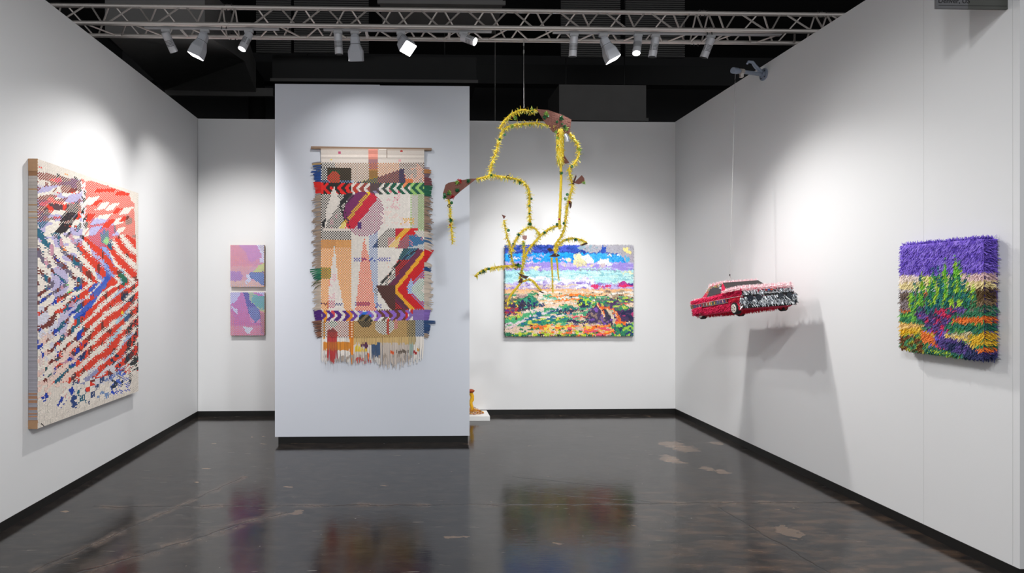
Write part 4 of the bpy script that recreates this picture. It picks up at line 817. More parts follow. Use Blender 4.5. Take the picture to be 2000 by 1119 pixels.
ln_([(1100, 577), (1138, 574)], 3, g_((246, 130, 40))); ln_([(1074, 579), (1100, 578)], 3, g_((246, 150, 80))); ln_([(1086, 586), (1136, 583)], 3.4, g_((246, 130, 40))); ln_([(1142, 576.5), (1162, 576.5)], 2.2, g_((246, 120, 40))); ln_([(1100, 581), (1130, 580)], 2, g_((236, 230, 226))); ln_([(1060, 582), (1090, 583)], 2, g_((120, 196, 170))); ln_([(1060, 596), (1110, 590)], 4, g_((244, 214, 190))); ln_([(1105, 578.5), (1136, 577)], 1.6, g_((60, 140, 130)), .6)
# road and lower left field
p([(978, 580), (1020, 582), (1014, 605), (1024, 612), (1000, 618), (978, 618)], g_((120, 110, 100))); G_.blot((G_.X < 1022)&(G_.Y > 582)&(G_.Y < 602), g_((60, 130, 90)), .56, 6, 3, 19); G_.blot((G_.X < 1016)&(G_.Y > 584)&(G_.Y < 604), g_((70, 50, 96)), .6, 6, 4, 20); G_.blot((G_.X < 1012)&(G_.Y > 600)&(G_.Y < 612), g_((180, 50, 70)), .42, 6, 3, 21); G_.blot((G_.X < 1020)&(G_.Y > 604)&(G_.Y < 616), g_((90, 50, 130)), .6, 6, 3, 22); r(978, 613, 1010, 617.5, g_((30, 60, 110)), .7); G_.blot((G_.X < 1020)&(G_.Y > 584)&(G_.Y < 612), g_((230, 200, 70)), .76, 4, 3, 23)
p([(978, 618), (1020, 612), (1060, 600), (1110, 594), (1110, 606), (1060, 615), (1020, 626), (978, 642)], g_((86, 180, 124))); ln_([(978, 618.5), (1020, 613)], 3, g_((240, 190, 130))); ln_([(984, 624), (1016, 616)], 2.4, g_((190, 214, 70))); ln_([(1024, 608), (1062, 603), (1090, 598)], 5.5, g_((236, 218, 210))); ln_([(978, 634), (1010, 630), (1040, 617), (1068, 608), (1098, 601)], 4, g_((224, 214, 222))); ln_([(978, 643), (1000, 638), (1026, 626), (1050, 621), (1080, 618), (1100, 616)], 5, g_((238, 220, 214))); ln_([(980, 648), (1004, 637)], 4, g_((226, 196, 206))); ln_([(1028, 607), (1038, 605)], 6, g_((240, 222, 208)))
p([(1010, 634), (1030, 624), (1070, 622), (1110, 616), (1112, 628), (1080, 632), (1010, 638)], g_((52, 150, 110))); G_.blot((G_.X > 1020)&(G_.X < 1115)&(G_.Y > 604)&(G_.Y < 634), g_((34, 110, 150)), .66, 9, 2.6, 24); G_.blot((G_.X > 1020)&(G_.X < 1140)&(G_.Y > 618)&(G_.Y < 634), g_((206, 222, 90)), .70, 9, 2.4, 25); ln_([(1074, 606), (1120, 604), (1140, 600)], 5, g_((30, 84, 130)), .85); ln_([(1090, 609), (1140, 606)], 4, g_((60, 60, 76)), .8); p([(1066, 600), (1090, 602), (1060, 606)], g_((60, 160, 110)))
# bushes
for (x, y, rx, ry, c) in ((1030, 594, 18, 11, (58, 54, 84)), (1034, 583, 12, 6, (40, 130, 100)), (1043, 588, 8, 7, (50, 140, 110)), (1024, 600, 10, 5, (56, 52, 70)), (1056, 596, 7, 4, (40, 60, 110)), (1018, 604, 7, 3, (70, 60, 80)), (1140, 591, 13, 9, (44, 70, 100)), (1146, 586, 9, 6, (30, 140, 110)), (1136, 594, 8, 5, (50, 46, 80)), (1113, 600, 9, 5, (40, 120, 110)), (1118, 606, 10, 3, (60, 56, 80))): e(x, y, rx, ry, g_(c), .9)
G_.blot((((G_.X-1140)/14)**2+((G_.Y-590)/10)**2 < 1), g_((180, 220, 70)), .68, 4, 3, 26); G_.blot((((G_.X-1032)/19)**2+((G_.Y-592)/12)**2 < 1), g_((70, 170, 140)), .68, 4, 3, 27); G_.blot((((G_.X-1030)/19)**2+((G_.Y-594)/12)**2 < 1), g_((30, 40, 120)), .72, 4, 3, 28)
# right: rocks, orange ridges, dark purple ground
p([(1160, 583), (1250, 580), (1250, 604), (1200, 606), (1170, 598)], g_((110, 120, 120))); G_.blot((G_.X > 1155)&(G_.Y > 580)&(G_.Y < 606), g_((50, 150, 100)), .46, 8, 3, 29); G_.blot((G_.X > 1155)&(G_.Y > 580)&(G_.Y < 604), g_((204, 222, 90)), .64, 6, 2.6, 30); G_.blot((G_.X > 1170)&(G_.Y > 582)&(G_.Y < 604), g_((90, 60, 110)), .66, 6, 3, 32); p([(1214, 591), (1246, 590), (1240, 600), (1226, 598)], g_((238, 212, 190))); ln_([(1210, 592), (1228, 591)], 2, g_((230, 90, 80))); p([(1200, 606), (1250, 604), (1250, 628), (1214, 628)], g_((76, 56, 96))); G_.blot((G_.X > 1200)&(G_.Y > 604)&(G_.Y < 628), g_((190, 60, 120)), .72, 6, 4, 33); G_.blot((G_.X > 1200)&(G_.Y > 604)&(G_.Y < 628), g_((40, 44, 84)), .60, 7, 4, 34)
p([(1165, 594), (1176, 606), (1190, 620), (1202, 632), (1180, 634), (1150, 630), (1140, 618), (1152, 602)], g_((74, 60, 96))); G_.blot(G_.inpoly([(1150, 596), (1200, 610), (1200, 634), (1140, 632)]), g_((130, 90, 180)), .58, 6, 4, 35); G_.blot(G_.inpoly([(1150, 606), (1200, 610), (1200, 634), (1140, 632)]), g_((150, 126, 116)), .60, 5, 4, 36); ln_([(1168, 592), (1174, 602), (1178, 612)], 6, g_((240, 110, 40))); ln_([(1166, 590), (1180, 618)], 2.4, g_((246, 216, 170))); ln_([(1180, 601), (1196, 604), (1204, 614), (1210, 626)], 6, g_((230, 110, 50))); ln_([(1188, 606), (1196, 616), (1200, 630)], 5, g_((222, 206, 180))); ln_([(1184, 602), (1200, 608), (1206, 620)], 2.4, g_((246, 226, 180)), .6); ln_([(1178, 604), (1186, 614), (1192, 622)], 5, g_((60, 64, 84))); p([(1200, 628), (1226, 627), (1222, 632), (1202, 632)], g_((244, 120, 50))); ln_([(1110, 622), (1130, 618), (1144, 615)], 3, g_((238, 70, 110))); ln_([(1128, 620), (1142, 616)], 2, g_((250, 90, 80))); ln_([(1110, 627), (1150, 628)], 5, g_((56, 48, 90)), .9); ln_([(1120, 632), (1140, 632)], 3, g_((90, 60, 130)), .8); G_.blot((G_.X > 1108)&(G_.X < 1150)&(G_.Y > 600)&(G_.Y < 622), g_((230, 140, 120)), .66, 6, 3, 37); G_.blot((G_.X > 1108)&(G_.X < 1150)&(G_.Y > 600)&(G_.Y < 624), g_((70, 160, 120)), .64, 7, 3, 38)
# foreground strip
r(970, 641, 1110, 664, g_((232, 206, 186))); r(1110, 633, 1250, 664, g_((222, 198, 180))); G_.blot((G_.Y > 634)&(G_.X > 1035), g_((244, 120, 44)), .52, 11, 3, 39); G_.blot((G_.Y > 632)&(G_.X > 1030), g_((240, 210, 90)), .66, 8, 2.6, 40); G_.blot((G_.Y > 640), g_((46, 130, 90)), .64, 9, 3.4, 41); G_.blot((G_.Y > 646), g_((190, 214, 60)), .68, 7, 3, 42); p([(1190, 634), (1250, 630), (1250, 662), (1214, 658)], g_((56, 140, 100))); G_.blot((G_.X > 1200)&(G_.Y > 632), g_((40, 60, 120)), .62, 6, 4, 43); G_.blot((G_.X > 1200)&(G_.Y > 630), g_((160, 210, 80)), .66, 6, 3, 44); G_.blot((G_.Y > 636)&(G_.X > 1100)&(G_.X < 1200), g_((230, 90, 120)), .72, 8, 2.6, 45); G_.blot((G_.Y > 572), g_((60, 46, 60)), .88, 6, 2, 46)
G_.wobble(0)
YD = YB-.055
da, db = at(987, 479, 1, YD), at(1237, 655, 1, YD); Wd, Hd = db.x-da.x, da.z-db.z
ds = thing('fringed_landscape', (da.x, YB, db.z), 'wide shaggy desert landscape picture with blue sky on the back wall', 'picture')
MB().box((0.004, -.052, .004), (Wd-.004, -.001, Hd-.004)).build('panel', mat('tan_paper_board', (150, 130, 110), .9), ds)
def picture(o, W_, H_, nx, ny, Hm, Pt, face, nrm, rt, seed, ln, wd, name='paper_strands', sides=True, thick=.05, out=.55, jit=.5, sidecols=None):
    R_ = np.random.RandomState(seed)
    jx, iy = np.meshgrid(np.arange(nx), np.arange(ny)); u = (jx+R_.rand(ny, nx))/nx; v = (iy+R_.rand(ny, nx))/ny
    u, v = u.ravel(), v.ravel(); px, py = Hm(u, v); c = Pt.sample(px, py)
    P0 = face(u, v); N = len(P0); n_ = np.tile(np.array(nrm, float), (N, 1)); d_ = np.tile(np.array((0, 0, -1.0)), (N, 1))
    shag(name, P0, n_, d_, c, M_paper, o, ln, wd, out, jit, seed)
    J, I = np.meshgrid(np.arange(nx), np.arange(ny)); J, I = J.ravel(), I.ravel(); pu, pv = Hm((J+.5)/nx, (I+.5)/ny)
    U4 = np.stack([face(J/nx, (I+1)/ny), face((J+1)/nx, (I+1)/ny), face((J+1)/nx, I/ny), face(J/nx, I/ny)], 1)-np.array(nrm, float)*-.0006
    quads('crepe_ground', U4, Pt.sample(pu, pv), M_paper, o)
    if sides:
        for k, (uu, vv, nn) in enumerate(((0, None, -np.array(rt)), (1, None, np.array(rt)), (None, 0, np.array((0, 0, 1.0))), (None, 1, np.array((0, 0, -1.0))))):
            M_ = int((ny if uu is not None else nx)*thick/(.6*W_/nx*10)) * 10 if False else int((ny if uu is not None else nx)*max(3, thick*nx/W_)*.8)
            a = R_.rand(M_); t_ = R_.rand(M_)*thick*.85; U = np.full(M_, float(uu)) if uu is not None else a; Vv = np.full(M_, float(vv)) if vv is not None else a
            P1 = face(U, Vv)-np.array(nrm, float)*t_[:, None]; px, py = Hm(np.clip(U, .01, .99), np.clip(Vv, .01, .99)); c = Pt.sample(px, py)
            shag('edge_strands', P1, np.tile(nn, (M_, 1)), np.tile(np.array((0, 0, -1.0)), (M_, 1)), c, M_paper, o, ln, wd, .6, jit, seed+k+1)
picture(ds, Wd, Hd, 165, 132, homog([(987, 479), (1237, 479), (1237, 655), (987, 655)]), G_, lambda u, v: np.stack([u*Wd, np.full_like(u, -.052), (1-v)*Hd], 1), (0, -1, 0), (1, 0, 0), 3, .0125, .0085, thick=.045, out=.34, jit=.4)

# --- purple-sky picture on the right wall -----------------------------------------
Q_ = Paint(1750, 450, 1960, 715, 3, L3(134, 104, 216), 2.2, 61)
r, p, e, ln_ = Q_.rect, Q_.poly, Q_.ell, Q_.line
Q_.blot(Q_.Y < 540, g_((156, 128, 232)), .56, 6, 5, 1); Q_.blot(Q_.Y < 540, g_((112, 82, 200)), .66, 5, 6, 2)
yo = lambda x, y: y-(x-1759)*.0
r(1750, 534.5, 1960, 566, g_((244, 228, 170))); p([(1750, 534), (1800, 534), (1800, 546), (1750, 550)], g_((250, 232, 220))); p([(1880, 532), (1960, 530), (1960, 545), (1880, 547)], g_((238, 208, 206))); r(1750, 562, 1800, 570, g_((206, 196, 204)))
p([(1750, 569), (1880, 563), (1960, 560), (1960, 612), (1750, 612)], g_((120, 100, 90))); p([(1886, 563), (1960, 556), (1960, 590), (1900, 590)], g_((96, 72, 40))); Q_.blot((Q_.X > 1880)&(Q_.Y > 558)&(Q_.Y < 600), g_((150, 124, 90)), .6, 5, 4, 3); Q_.blot((Q_.X < 1800)&(Q_.Y > 572)&(Q_.Y < 606), g_((150, 136, 140)), .5, 6, 4, 4)
p([(1890, 598), (1960, 594), (1960, 612), (1880, 612)], g_((150, 130, 120))); Q_.blot((Q_.X > 1870)&(Q_.Y > 596)&(Q_.Y < 612), g_((60, 130, 96)), .48, 9, 4, 5); r(1760, 600, 1784, 606, g_((240, 130, 60)), .8); r(1750, 606, 1960, 640, g_((60, 134, 96)))
p([(1856, 622), (1866, 617), (1900, 618), (1960, 620), (1960, 634), (1930, 632), (1880, 630)], g_((244, 128, 50))); p([(1842, 632), (1856, 624), (1900, 634), (1960, 636), (1960, 646), (1900, 648), (1846, 644)], g_((44, 124, 100))); Q_.blot((Q_.X > 1840)&(Q_.Y > 626)&(Q_.Y < 650), g_((90, 160, 80)), .6, 6, 4, 6); r(1750, 608, 1790, 622, g_((120, 196, 80))); r(1750, 614, 1780, 624, g_((60, 140, 90)))
p([(1846, 646), (1900, 648), (1960, 650), (1960, 690), (1900, 680), (1846, 660)], g_((214, 200, 160))); p([(1890, 652), (1922, 648), (1960, 646), (1960, 676), (1900, 674)], g_((236, 192, 50))); Q_.blot((Q_.X > 1870)&(Q_.Y > 650)&(Q_.Y < 690), g_((90, 160, 90)), .56, 9, 4, 7); p([(1900, 675), (1960, 672), (1960, 682), (1906, 682)], g_((50, 140, 90))); p([(1906, 681), (1960, 678), (1960, 688), (1916, 688)], g_((244, 130, 50)))
p([(1750, 624), (1790, 626), (1800, 638), (1830, 648), (1824, 660), (1790, 646), (1750, 648)], g_((236, 200, 70))); p([(1750, 626), (1800, 628), (1808, 634), (1750, 636)], g_((246, 206, 130))); p([(1750, 636), (1790, 642), (1796, 650), (1750, 648)], g_((240, 190, 30))); p([(1750, 648), (1800, 652), (1815, 676), (1812, 692), (1750, 684)], g_((140, 96, 50))); Q_.blot((Q_.X < 1815)&(Q_.Y > 646)&(Q_.Y < 692), g_((70, 150, 100)), .52, 6, 4, 8); Q_.blot((Q_.X < 1815)&(Q_.Y > 646)&(Q_.Y < 692), g_((190, 196, 60)), .66, 6, 4, 9); Q_.blot((Q_.X < 1815)&(Q_.Y > 656)&(Q_.Y < 695), g_((110, 60, 20)), .6, 6, 4, 10)
p([(1798, 638), (1812, 646), (1826, 660), (1838, 678), (1826, 672), (1800, 662)], g_((244, 134, 60))); p([(1826, 660), (1846, 654), (1880, 664), (1906, 682), (1924, 690), (1950, 690), (1950, 706), (1900, 704), (1860, 692), (1832, 678)], g_((96, 76, 150))); Q_.blot(Q_.inpoly([(1826, 664), (1880, 668), (1950, 690), (1950, 710), (1870, 700)]), g_((40, 52, 96)), .48, 7, 5, 11); p([(1804, 676), (1824, 672), (1880, 692), (1900, 706), (1850, 700), (1806, 688)], g_((50, 120, 96))); ln_([(1812, 680), (1850, 688), (1880, 700)], 3.4, g_((190, 220, 60)), .8); ln_([(1826, 672), (1846, 680)], 3, g_((220, 60, 110))); p([(1890, 694), (1960, 686), (1960, 710), (1890, 710)], g_((52, 56, 104)))
ln_([(1846, 652), (1880, 656), (1904, 678)], 4, g_((244, 206, 90)))
# tree
p([(1784, 608), (1796, 592), (1820, 596), (1850, 588), (1868, 572), (1880, 590), (1892, 600), (1860, 612), (1838, 638), (1832, 656), (1826, 650), (1824, 636), (1800, 620)], g_((74, 62, 110))); Q_.blot(Q_.inpoly([(1784, 608), (1796, 592), (1850, 588), (1892, 600), (1838, 640), (1826, 650)]), g_((110, 84, 160)), .5, 6, 5, 12); Q_.blot(Q_.inpoly([(1784, 604), (1870, 580), (1892, 600), (1838, 656), (1826, 650)]), g_((222, 50, 100)), .76, 4, 6, 13)
Q_.wobble(1.4, 3)
for (x, y0, y1, wd_, c) in ((1783, 556, 610, 9, (110, 180, 70)), (1778, 562, 602, 5, (170, 214, 60)), (1792, 550, 606, 6, (60, 150, 90)), (1801, 526, 596, 8, (110, 190, 60)), (1801, 524, 560, 4, (190, 226, 60)), (1815, 536, 602, 8, (70, 150, 90)), (1823, 516, 600, 9, (60, 160, 80)), (1834, 506, 596, 7, (70, 150, 110)), (1832, 510, 530, 4, (70, 130, 160)), (1846, 500, 604, 10, (110, 196, 60)), (1840, 520, 600, 9, (50, 140, 110)), (1856, 528, 600, 9, (50, 130, 110)), (1866, 494, 574, 10, (120, 200, 60)), (1874, 500, 584, 8, (70, 160, 90)), (1877, 512, 540, 4, (190, 226, 70)), (1868, 540, 590, 10, (50, 130, 110)), (1884, 540, 600, 7, (60, 140, 90)), (1892, 556, 606, 9, (50, 140, 100)), (1903, 554, 602, 9, (70, 140, 90)), (1828, 570, 612, 12, (40, 110, 120)), (1850, 575, 610, 12, (40, 120, 110)), (1812, 570, 610, 8, (60, 150, 90))):
    p([(x, y0), (x+wd_*.5, y0+(y1-y0)*.35), (x+wd_*.55, y1-6), (x, y1), (x-wd_*.55, y1-6), (x-wd_*.4, y0+(y1-y0)*.35)], g_(c))
T_ = Q_.inpoly([(1778, 560), (1800, 524), (1866, 494), (1880, 500), (1906, 560), (1900, 604), (1840, 614), (1784, 606)])&((np.abs(Q_.I-L3(134, 104, 216)).sum(2) > .30))&(Q_.Y < 604)&(Q_.X > 1776)
Q_.blot(T_ & (Q_.Y > 520), g_((36, 110, 120)), .66, 4, 10, 14); Q_.blot(T_ & (Q_.Y > 500)&(Q_.Y < 596), g_((176, 220, 60)), .70, 3.5, 12, 15); e(1825, 562, 2, 6, g_((190, 210, 240)), .7); e(1843, 556, 2, 8, g_((110, 160, 200)), .6); e(1810, 572, 2, 3, g_((240, 130, 50))); Q_.blot(Q_.inpoly([(1820, 600), (1862, 596), (1840, 650), (1828, 650)]), g_((222, 50, 100)), .6, 3, 6, 16)
Q_.wobble(0)
XP = XR-.085; tl, tr, br, bl = (1759, 480), (1921, 466), (1921, 702), (1759, 676)
a, b = at(*tl, 0, XP), at(*tr, 0, XP); zt2, zb2 = (a.z+b.z)/2, (at(*bl, 0, XP).z+at(*br, 0, XP).z)/2; Wp, Hp = a.y-b.y, zt2-zb2
ps = thing('fringed_tree_picture', (XR, b.y, zb2), 'shaggy picture of a green tree under a purple sky, on the right wall', 'picture')
MB().box((-.080, .004, .004), (-.001, Wp-.004, Hp-.004)).build('panel', mat('purple_paper_board', (90, 70, 150), .9), ps)
picture(ps, Wp, Hp, 112, 140, homog([tl, tr, br, bl]), Q_, lambda u, v: np.stack([np.full_like(u, -.082), (1-u)*Wp, (1-v)*Hp], 1), (-1, 0, 0), (0, -1, 0), 9, .019, .0062, thick=.075, out=.36, jit=.42)

# ---------------------------------------------------------------- hanging yellow sculpture
YS = 5.05
top_ = at(1023, 212, 1, YS)
hs = thing('hanging_sculpture', top_, 'sprawling yellow tasselled sculpture of bent stems hanging from the truss', 'sculpture')
def sp_(px, py, dy=0.0): q = at(px, py, 1, YS+dy); return q-top_
def smooth(pts, n=6):
    P = [Vector(p_) for p_ in pts]; out = []
    for i in range(len(P)-1):
        p0, p1, p2, p3 = P[max(i-1, 0)], P[i], P[i+1], P[min(i+2, len(P)-1)]
        for k in range(n):
            t_ = k/n; out.append(.5*((2*p1)+(p2-p0)*t_+(2*p0-5*p1+4*p2-p3)*t_*t_+(3*p1-p0-3*p2+p3)*t_**3))
    out.append(P[-1]); return out
M_stem = mat('yellow_paper_stem', (222, 190, 46), .8, noise=.15, nscale=60)
M_bead = mat('green_button', (24, 96, 50), .35); M_red = mat('red_bead', (176, 24, 30), .3); M_blk = mat('black_washer', (24, 24, 24), .4)
M_plate = mat('brown_felt_plate', (112, 66, 54), .75, noise=.2, nscale=30, bump=.4, bscale=80); M_pk = mat('dusty_pink_plate', (176, 130, 120), .8, noise=.1)
RY = np.random.RandomState(23); ycol = [L3(244, 218, 66), L3(250, 230, 100), L3(234, 200, 44), L3(250, 238, 150), L3(222, 216, 84)]
def tassel(path, rad, per_m, ln, parent, droop, seed, tint=1.0):
    R_ = np.random.RandomState(seed); base = []; nn = []; cc = []
    for a, b in zip(path[:-1], path[1:]):
        L_ = (b-a).length; t = (b-a).normalized() if L_ > 1e-6 else Vector((0, 0, 1)); u = t.orthogonal().normalized(); w_ = t.cross(u)
        for _ in range(max(1, int(L_*per_m))):
            an = R_.rand()*6.283; d = u*math.cos(an)+w_*math.sin(an); base.append(a.lerp(b, R_.rand())+d*rad*.8); nn.append((d+t*(R_.rand()-.5)*.9)*1.0)
            c = ycol[R_.randint(5)]*tint if R_.rand() > .07 else (L3(90, 140, 50) if R_.rand() < .6 else L3(190, 210, 120)); cc.append(c)
    base, nn = np.array(base), np.array(nn); nn /= np.linalg.norm(nn, axis=1)[:, None]
    dn = np.tile(np.array((0, 0, -1.0)), (len(base), 1))
    return shag('tassels', base, nn, dn, np.array(cc), M_paper, parent, ln, .0060, droop, .75, seed)
stems = [
 ([(930, 350, 0), (944, 347, 0), (960, 343, 0), (985, 346, 0), (1008, 350, -.02), (1024, 358, -.02), (1033, 372, -.02), (1034, 395, 0), (1034, 420, 0), (1036, 441, 0)], .0085, 1),
 ([(956, 343, 0), (960, 322, 0), (968, 300, 0), (975, 275, 0), (982, 256, .02), (994, 247, .03), (1015, 243, .03), (1045, 241, .02), (1070, 245, 0), (1090, 251, 0), (1104, 255, 0)], .0085, 1),
 ([(977, 252, 0), (979, 246, -.02), (985, 236, -.03), (1000, 223, -.03), (1018, 215, -.03), (1034, 217, -.02), (1050, 216, 0)], .0085, 1),
 ([(1104, 255, 0), (1114, 263, .02), (1126, 278, .04), (1131, 293, .04), (1128, 310, .03), (1119, 322, .02), (1112, 330, 0), (1114, 345, 0), (1118, 362, 0), (1114, 380, 0), (1108, 405, 0), (1104, 432, 0), (1102, 448, 0), (1096, 462, 0)], .0085, 1),
 ([(1095, 315, 0), (1096, 345, 0), (1095, 375, 0), (1094, 405, 0), (1093, 430, 0), (1093, 448, 0)], .0105, .5),
 ([(876, 386, 0), (879, 410, 0), (881, 440, 0), (883, 462, 0), (884, 477, 0)], .0085, .8),
 ([(984, 430, 0), (988, 450, 0), (993, 470, 0), (998, 488, 0), (999, 500, 0), (1001, 512, 0), (1008, 520, 0)], .0065, .9),
 ([(999, 492, 0), (1004, 476, 0), (1012, 461, .0), (1022, 450, 0), (1034, 444, 0), (1044, 446, 0), (1052, 455, 0), (1056, 461, 0)], .0075, .9),
 ([(1096, 440, 0), (1082, 443, 0), (1068, 450, 0), (1055, 461, 0), (1046, 471, 0), (1038, 480, -.01), (1031, 490, -.01), (1026, 500, 0), (1022, 512, 0), (1019, 530, 0), (1015, 545, 0)], .0085, .8),
 ([(1022, 470, 0), (1023, 484, 0), (1023, 500, 0), (1022, 512, 0)], .0085, .7),
 ([(1096, 462, 0), (1087, 474, 0), (1084, 486, 0), (1084, 496, 0)], .0075, .7),
 ([(1084, 493, 0), (1090, 480, 0), (1100, 470, 0), (1112, 466, 0), (1124, 466, 0), (1136, 469, 0), (1146, 474, 0)], .0075, .9),
 ([(928, 540, 0), (938, 531, 0), (950, 526, 0), (965, 523, 0), (985, 520, 0), (1000, 520, 0), (1016, 520, 0)], .0080, .9),
 ([(1077, 503, 0), (1078, 520, 0), (1079, 545, 0), (1080, 572, 0)], .0075, .35), ([(1087, 503, 0), (1089, 520, 0), (1090, 535, 0), (1092, 548, 0)], .0075, .35),
 ([(1020, 548, 0), (1014, 556, 0), (1006, 566, 0), (998, 576, 0), (992, 588, 0)], .009, .45), ([(1032, 545, 0), (1042, 550, 0), (1050, 560, 0), (1057, 568, 0)], .009, .6), ([(1030, 546, 0), (1022, 549, 0), (1015, 546, 0)], .009, .6)]
for k, (pts, rad, dens) in enumerate(stems):
    path = smooth([sp_(*q) for q in pts], 5); rad = rad*1.12
    n_ = len(path); tap = rad if k not in (5, 13, 14) else [rad*(1-.45*i/n_) for i in range(n_)]
    st = MB().tube(path, tap, 8).build('stem', M_stem, hs, smooth=True)
    tassel(path, rad, 800*dens if k < 12 else 1000*dens, .028 if dens > .6 else .014, st, .60 if dens > .6 else .4, 100+k)
# the thick hanging tuft under the top plate
path = smooth([sp_(1094, 252), sp_(1094, 285), sp_(1095, 318)], 6)
st = MB().tube(path, [.012, .03, .034, .035, .034, .034, .033, .032, .032, .030, .028, .026, .012][:len(path)], 10).build('tuft_core', M_stem, hs, smooth=True)
tassel(path, .03, 5200, .034, st, .12, 222)
def plate(poly_px, m, dy=0, thick=.006, rim=True, name='plate'):
    P = [sp_(x, y, dy+(d if len(q) > 2 else 0)) for q in poly_px for (x, y, d) in [(q[0], q[1], q[2] if len(q) > 2 else 0)]]
    n_ = len(P); nr = (P[1]-P[0]).cross(P[2]-P[0]).normalized()
    Vv = [a_+nr*thick/2 for a_ in P]+[a_-nr*thick/2 for a_ in P]
    return MB().add(Vv, [tuple(range(n_)), tuple(range(n_, 2*n_))[::-1]]+[(i, n_+i, n_+(i+1) % n_, (i+1) % n_) for i in range(n_)]).build(name, m, hs)
p1_ = plate([(1048, 213), (1070, 215), (1100, 225), (1116, 234), (1114, 250), (1112, 262), (1096, 256), (1080, 258), (1062, 236)], M_plate, -.012)
p2_ = plate([(931, 349), (920, 349), (900, 352), (876, 357), (870, 361), (865, 378), (868, 387), (878, 390), (886, 386), (900, 373)], M_plate, -.012)
M_dkp = mat('dark_brown_plate', (70, 36, 32), .7, noise=.2, nscale=30)
for q_, m_ in (([(1101, 302), (1112, 318), (1105, 320), (1096, 315)], M_plate), ([(1121, 357), (1136, 342), (1141, 348), (1142, 356), (1130, 360)], M_plate), ([(1117, 358), (1125, 341), (1126, 345), (1121, 360)], M_dkp), ([(1110, 392), (1117, 394), (1116, 404), (1113, 408), (1112, 400)], M_dkp),
               ([(980, 419), (988, 422), (984, 428)], M_plate), ([(1020, 460), (1029, 460), (1029, 466), (1026, 469), (1021, 467)], M_pk), ([(1131, 479), (1146, 473), (1148, 476), (1138, 480)], M_dkp), ([(1068, 486), (1075, 484), (1081, 489), (1074, 492)], M_dkp),
               ([(1072, 501), (1082, 495), (1090, 496), (1094, 500), (1086, 502)], M_dkp), ([(1010, 532), (1022, 537), (1033, 540), (1027, 545), (1020, 542)], M_dkp), ([(1011, 552), (1017, 543), (1021, 545), (1020, 552)], M_dkp), ([(1046, 566), (1055, 568), (1064, 572), (1060, 573)], M_dkp), ([(1003, 518), (1012, 515), (1019, 517), (1014, 521)], mat('dark_green_plate', (30, 60, 36), .6)), ([(1002, 523), (1010, 525), (1013, 523), (1008, 527)], M_blk)):
    plate(q_, m_, -.014, .004)
MB().tube([sp_(1103, 262, -.03), sp_(1107, 268, -.03), sp_(1108, 276, -.03)], [.016, .02, .018], 10).build('silver_wrap', mat('silver_foil_wrap', (190, 195, 205), .3, .4), hs, smooth=True)
# buttons and washers sewn along the stems
RB = random.Random(5)
def button(px, py, m, r_=.011, ring=False, dy=-.02):
    c = sp_(px, py, dy)
    if ring:
        b = MB().tube([c+Vector((r_*math.cos(a_), 0, r_*math.sin(a_))) for a_ in np.linspace(0, 2*math.pi, 15)], .0035, 6).build('washer', m, hs, smooth=True)
    else:
        d = Vector((RB.uniform(-.6, .6), -1, RB.uniform(-.6, .6))).normalized()*.005
        b = MB().tube([c-d, c-d*.7, c+d*.7, c+d], [r_*.7, r_, r_, r_*.7], 10).build('button', m, hs, smooth=True)
    return b
for (x, y) in ((1070, 227), (1037, 218), (1098, 242), (1088, 238), (986, 263), (976, 272), (1035, 245), (894, 356), (915, 354), (892, 372), (876, 378), (868, 380), (880, 430), (882, 396), (960, 342), (1016, 357), (1031, 366), (1038, 388), (1034, 402), (1034, 417), (1036, 438), (1117, 325), (1098, 338), (1108, 380), (1088, 438), (1013, 458), (1002, 476), (1124, 468), (1107, 468), (993, 450), (1064, 454), (1006, 352), (1101, 436), (1090, 284), (938, 533), (955, 525), (1012, 518)):
    button(x, y, M_bead, RB.uniform(.008, .014))
for (x, y) in ((1092, 260), (898, 352), (884, 385), (879, 440), (1092, 428), (1112, 395), (1000, 228)): button(x, y, M_red, .008)
for (x, y) in ((1096, 230), (992, 345), (877, 402), (996, 500)): button(x, y, M_blk, .012, True)
# small paper rosettes in green, pale green and red on the plates and stems
GR = [[L3(24, 110, 60), L3(40, 140, 80), L3(16, 84, 46)], [L3(150, 190, 90), L3(180, 206, 110), L3(120, 170, 70)], [L3(190, 24, 34), L3(210, 50, 50), L3(160, 16, 28)]]
RR = np.random.RandomState(8)
def rosette(px, py, kind, r_=.020, dy=-.024):
    c = sp_(px, py, dy); n_ = 46; dd = RR.randn(n_, 3)*(1, .5, 1); dd[:, 1] = -abs(dd[:, 1]); dd /= np.linalg.norm(dd, axis=1)[:, None]
    shag('rosette', np.array(c)+dd*.004, dd, np.tile(np.array((0, 0, -1.0)), (n_, 1)), np.array([GR[kind][RR.randint(3)] for _ in range(n_)]), M_paper, hs, r_, .007, .85, .3, RR.randint(9999))
for (x, y, k_) in ((1067, 222, 1), (1064, 228, 0), (1097, 231, 0), (1106, 252, 1), (1102, 247, 0), (892, 356, 1), (915, 353, 0), (893, 372, 0), (878, 376, 1), (868, 384, 0), (898, 353, 2), (884, 384, 2), (1037, 217, 0), (1006, 230, 1), (1086, 258, 1), (1092, 262, 2), (1090, 268, 1), (1131, 292, 1), (1140, 357, 1), (1104, 388, 1), (1016, 357, 0), (1124, 468, 0), (1013, 458, 0), (1000, 247, 1), (1034, 437, 0), (1095, 338, 0), (944, 530, 0), (1012, 517, 0), (1016, 520, 1), (881, 430, 0), (1023, 477, 1)): rosette(x, y, k_, .013 if x > 1000 and y > 300 else .017)
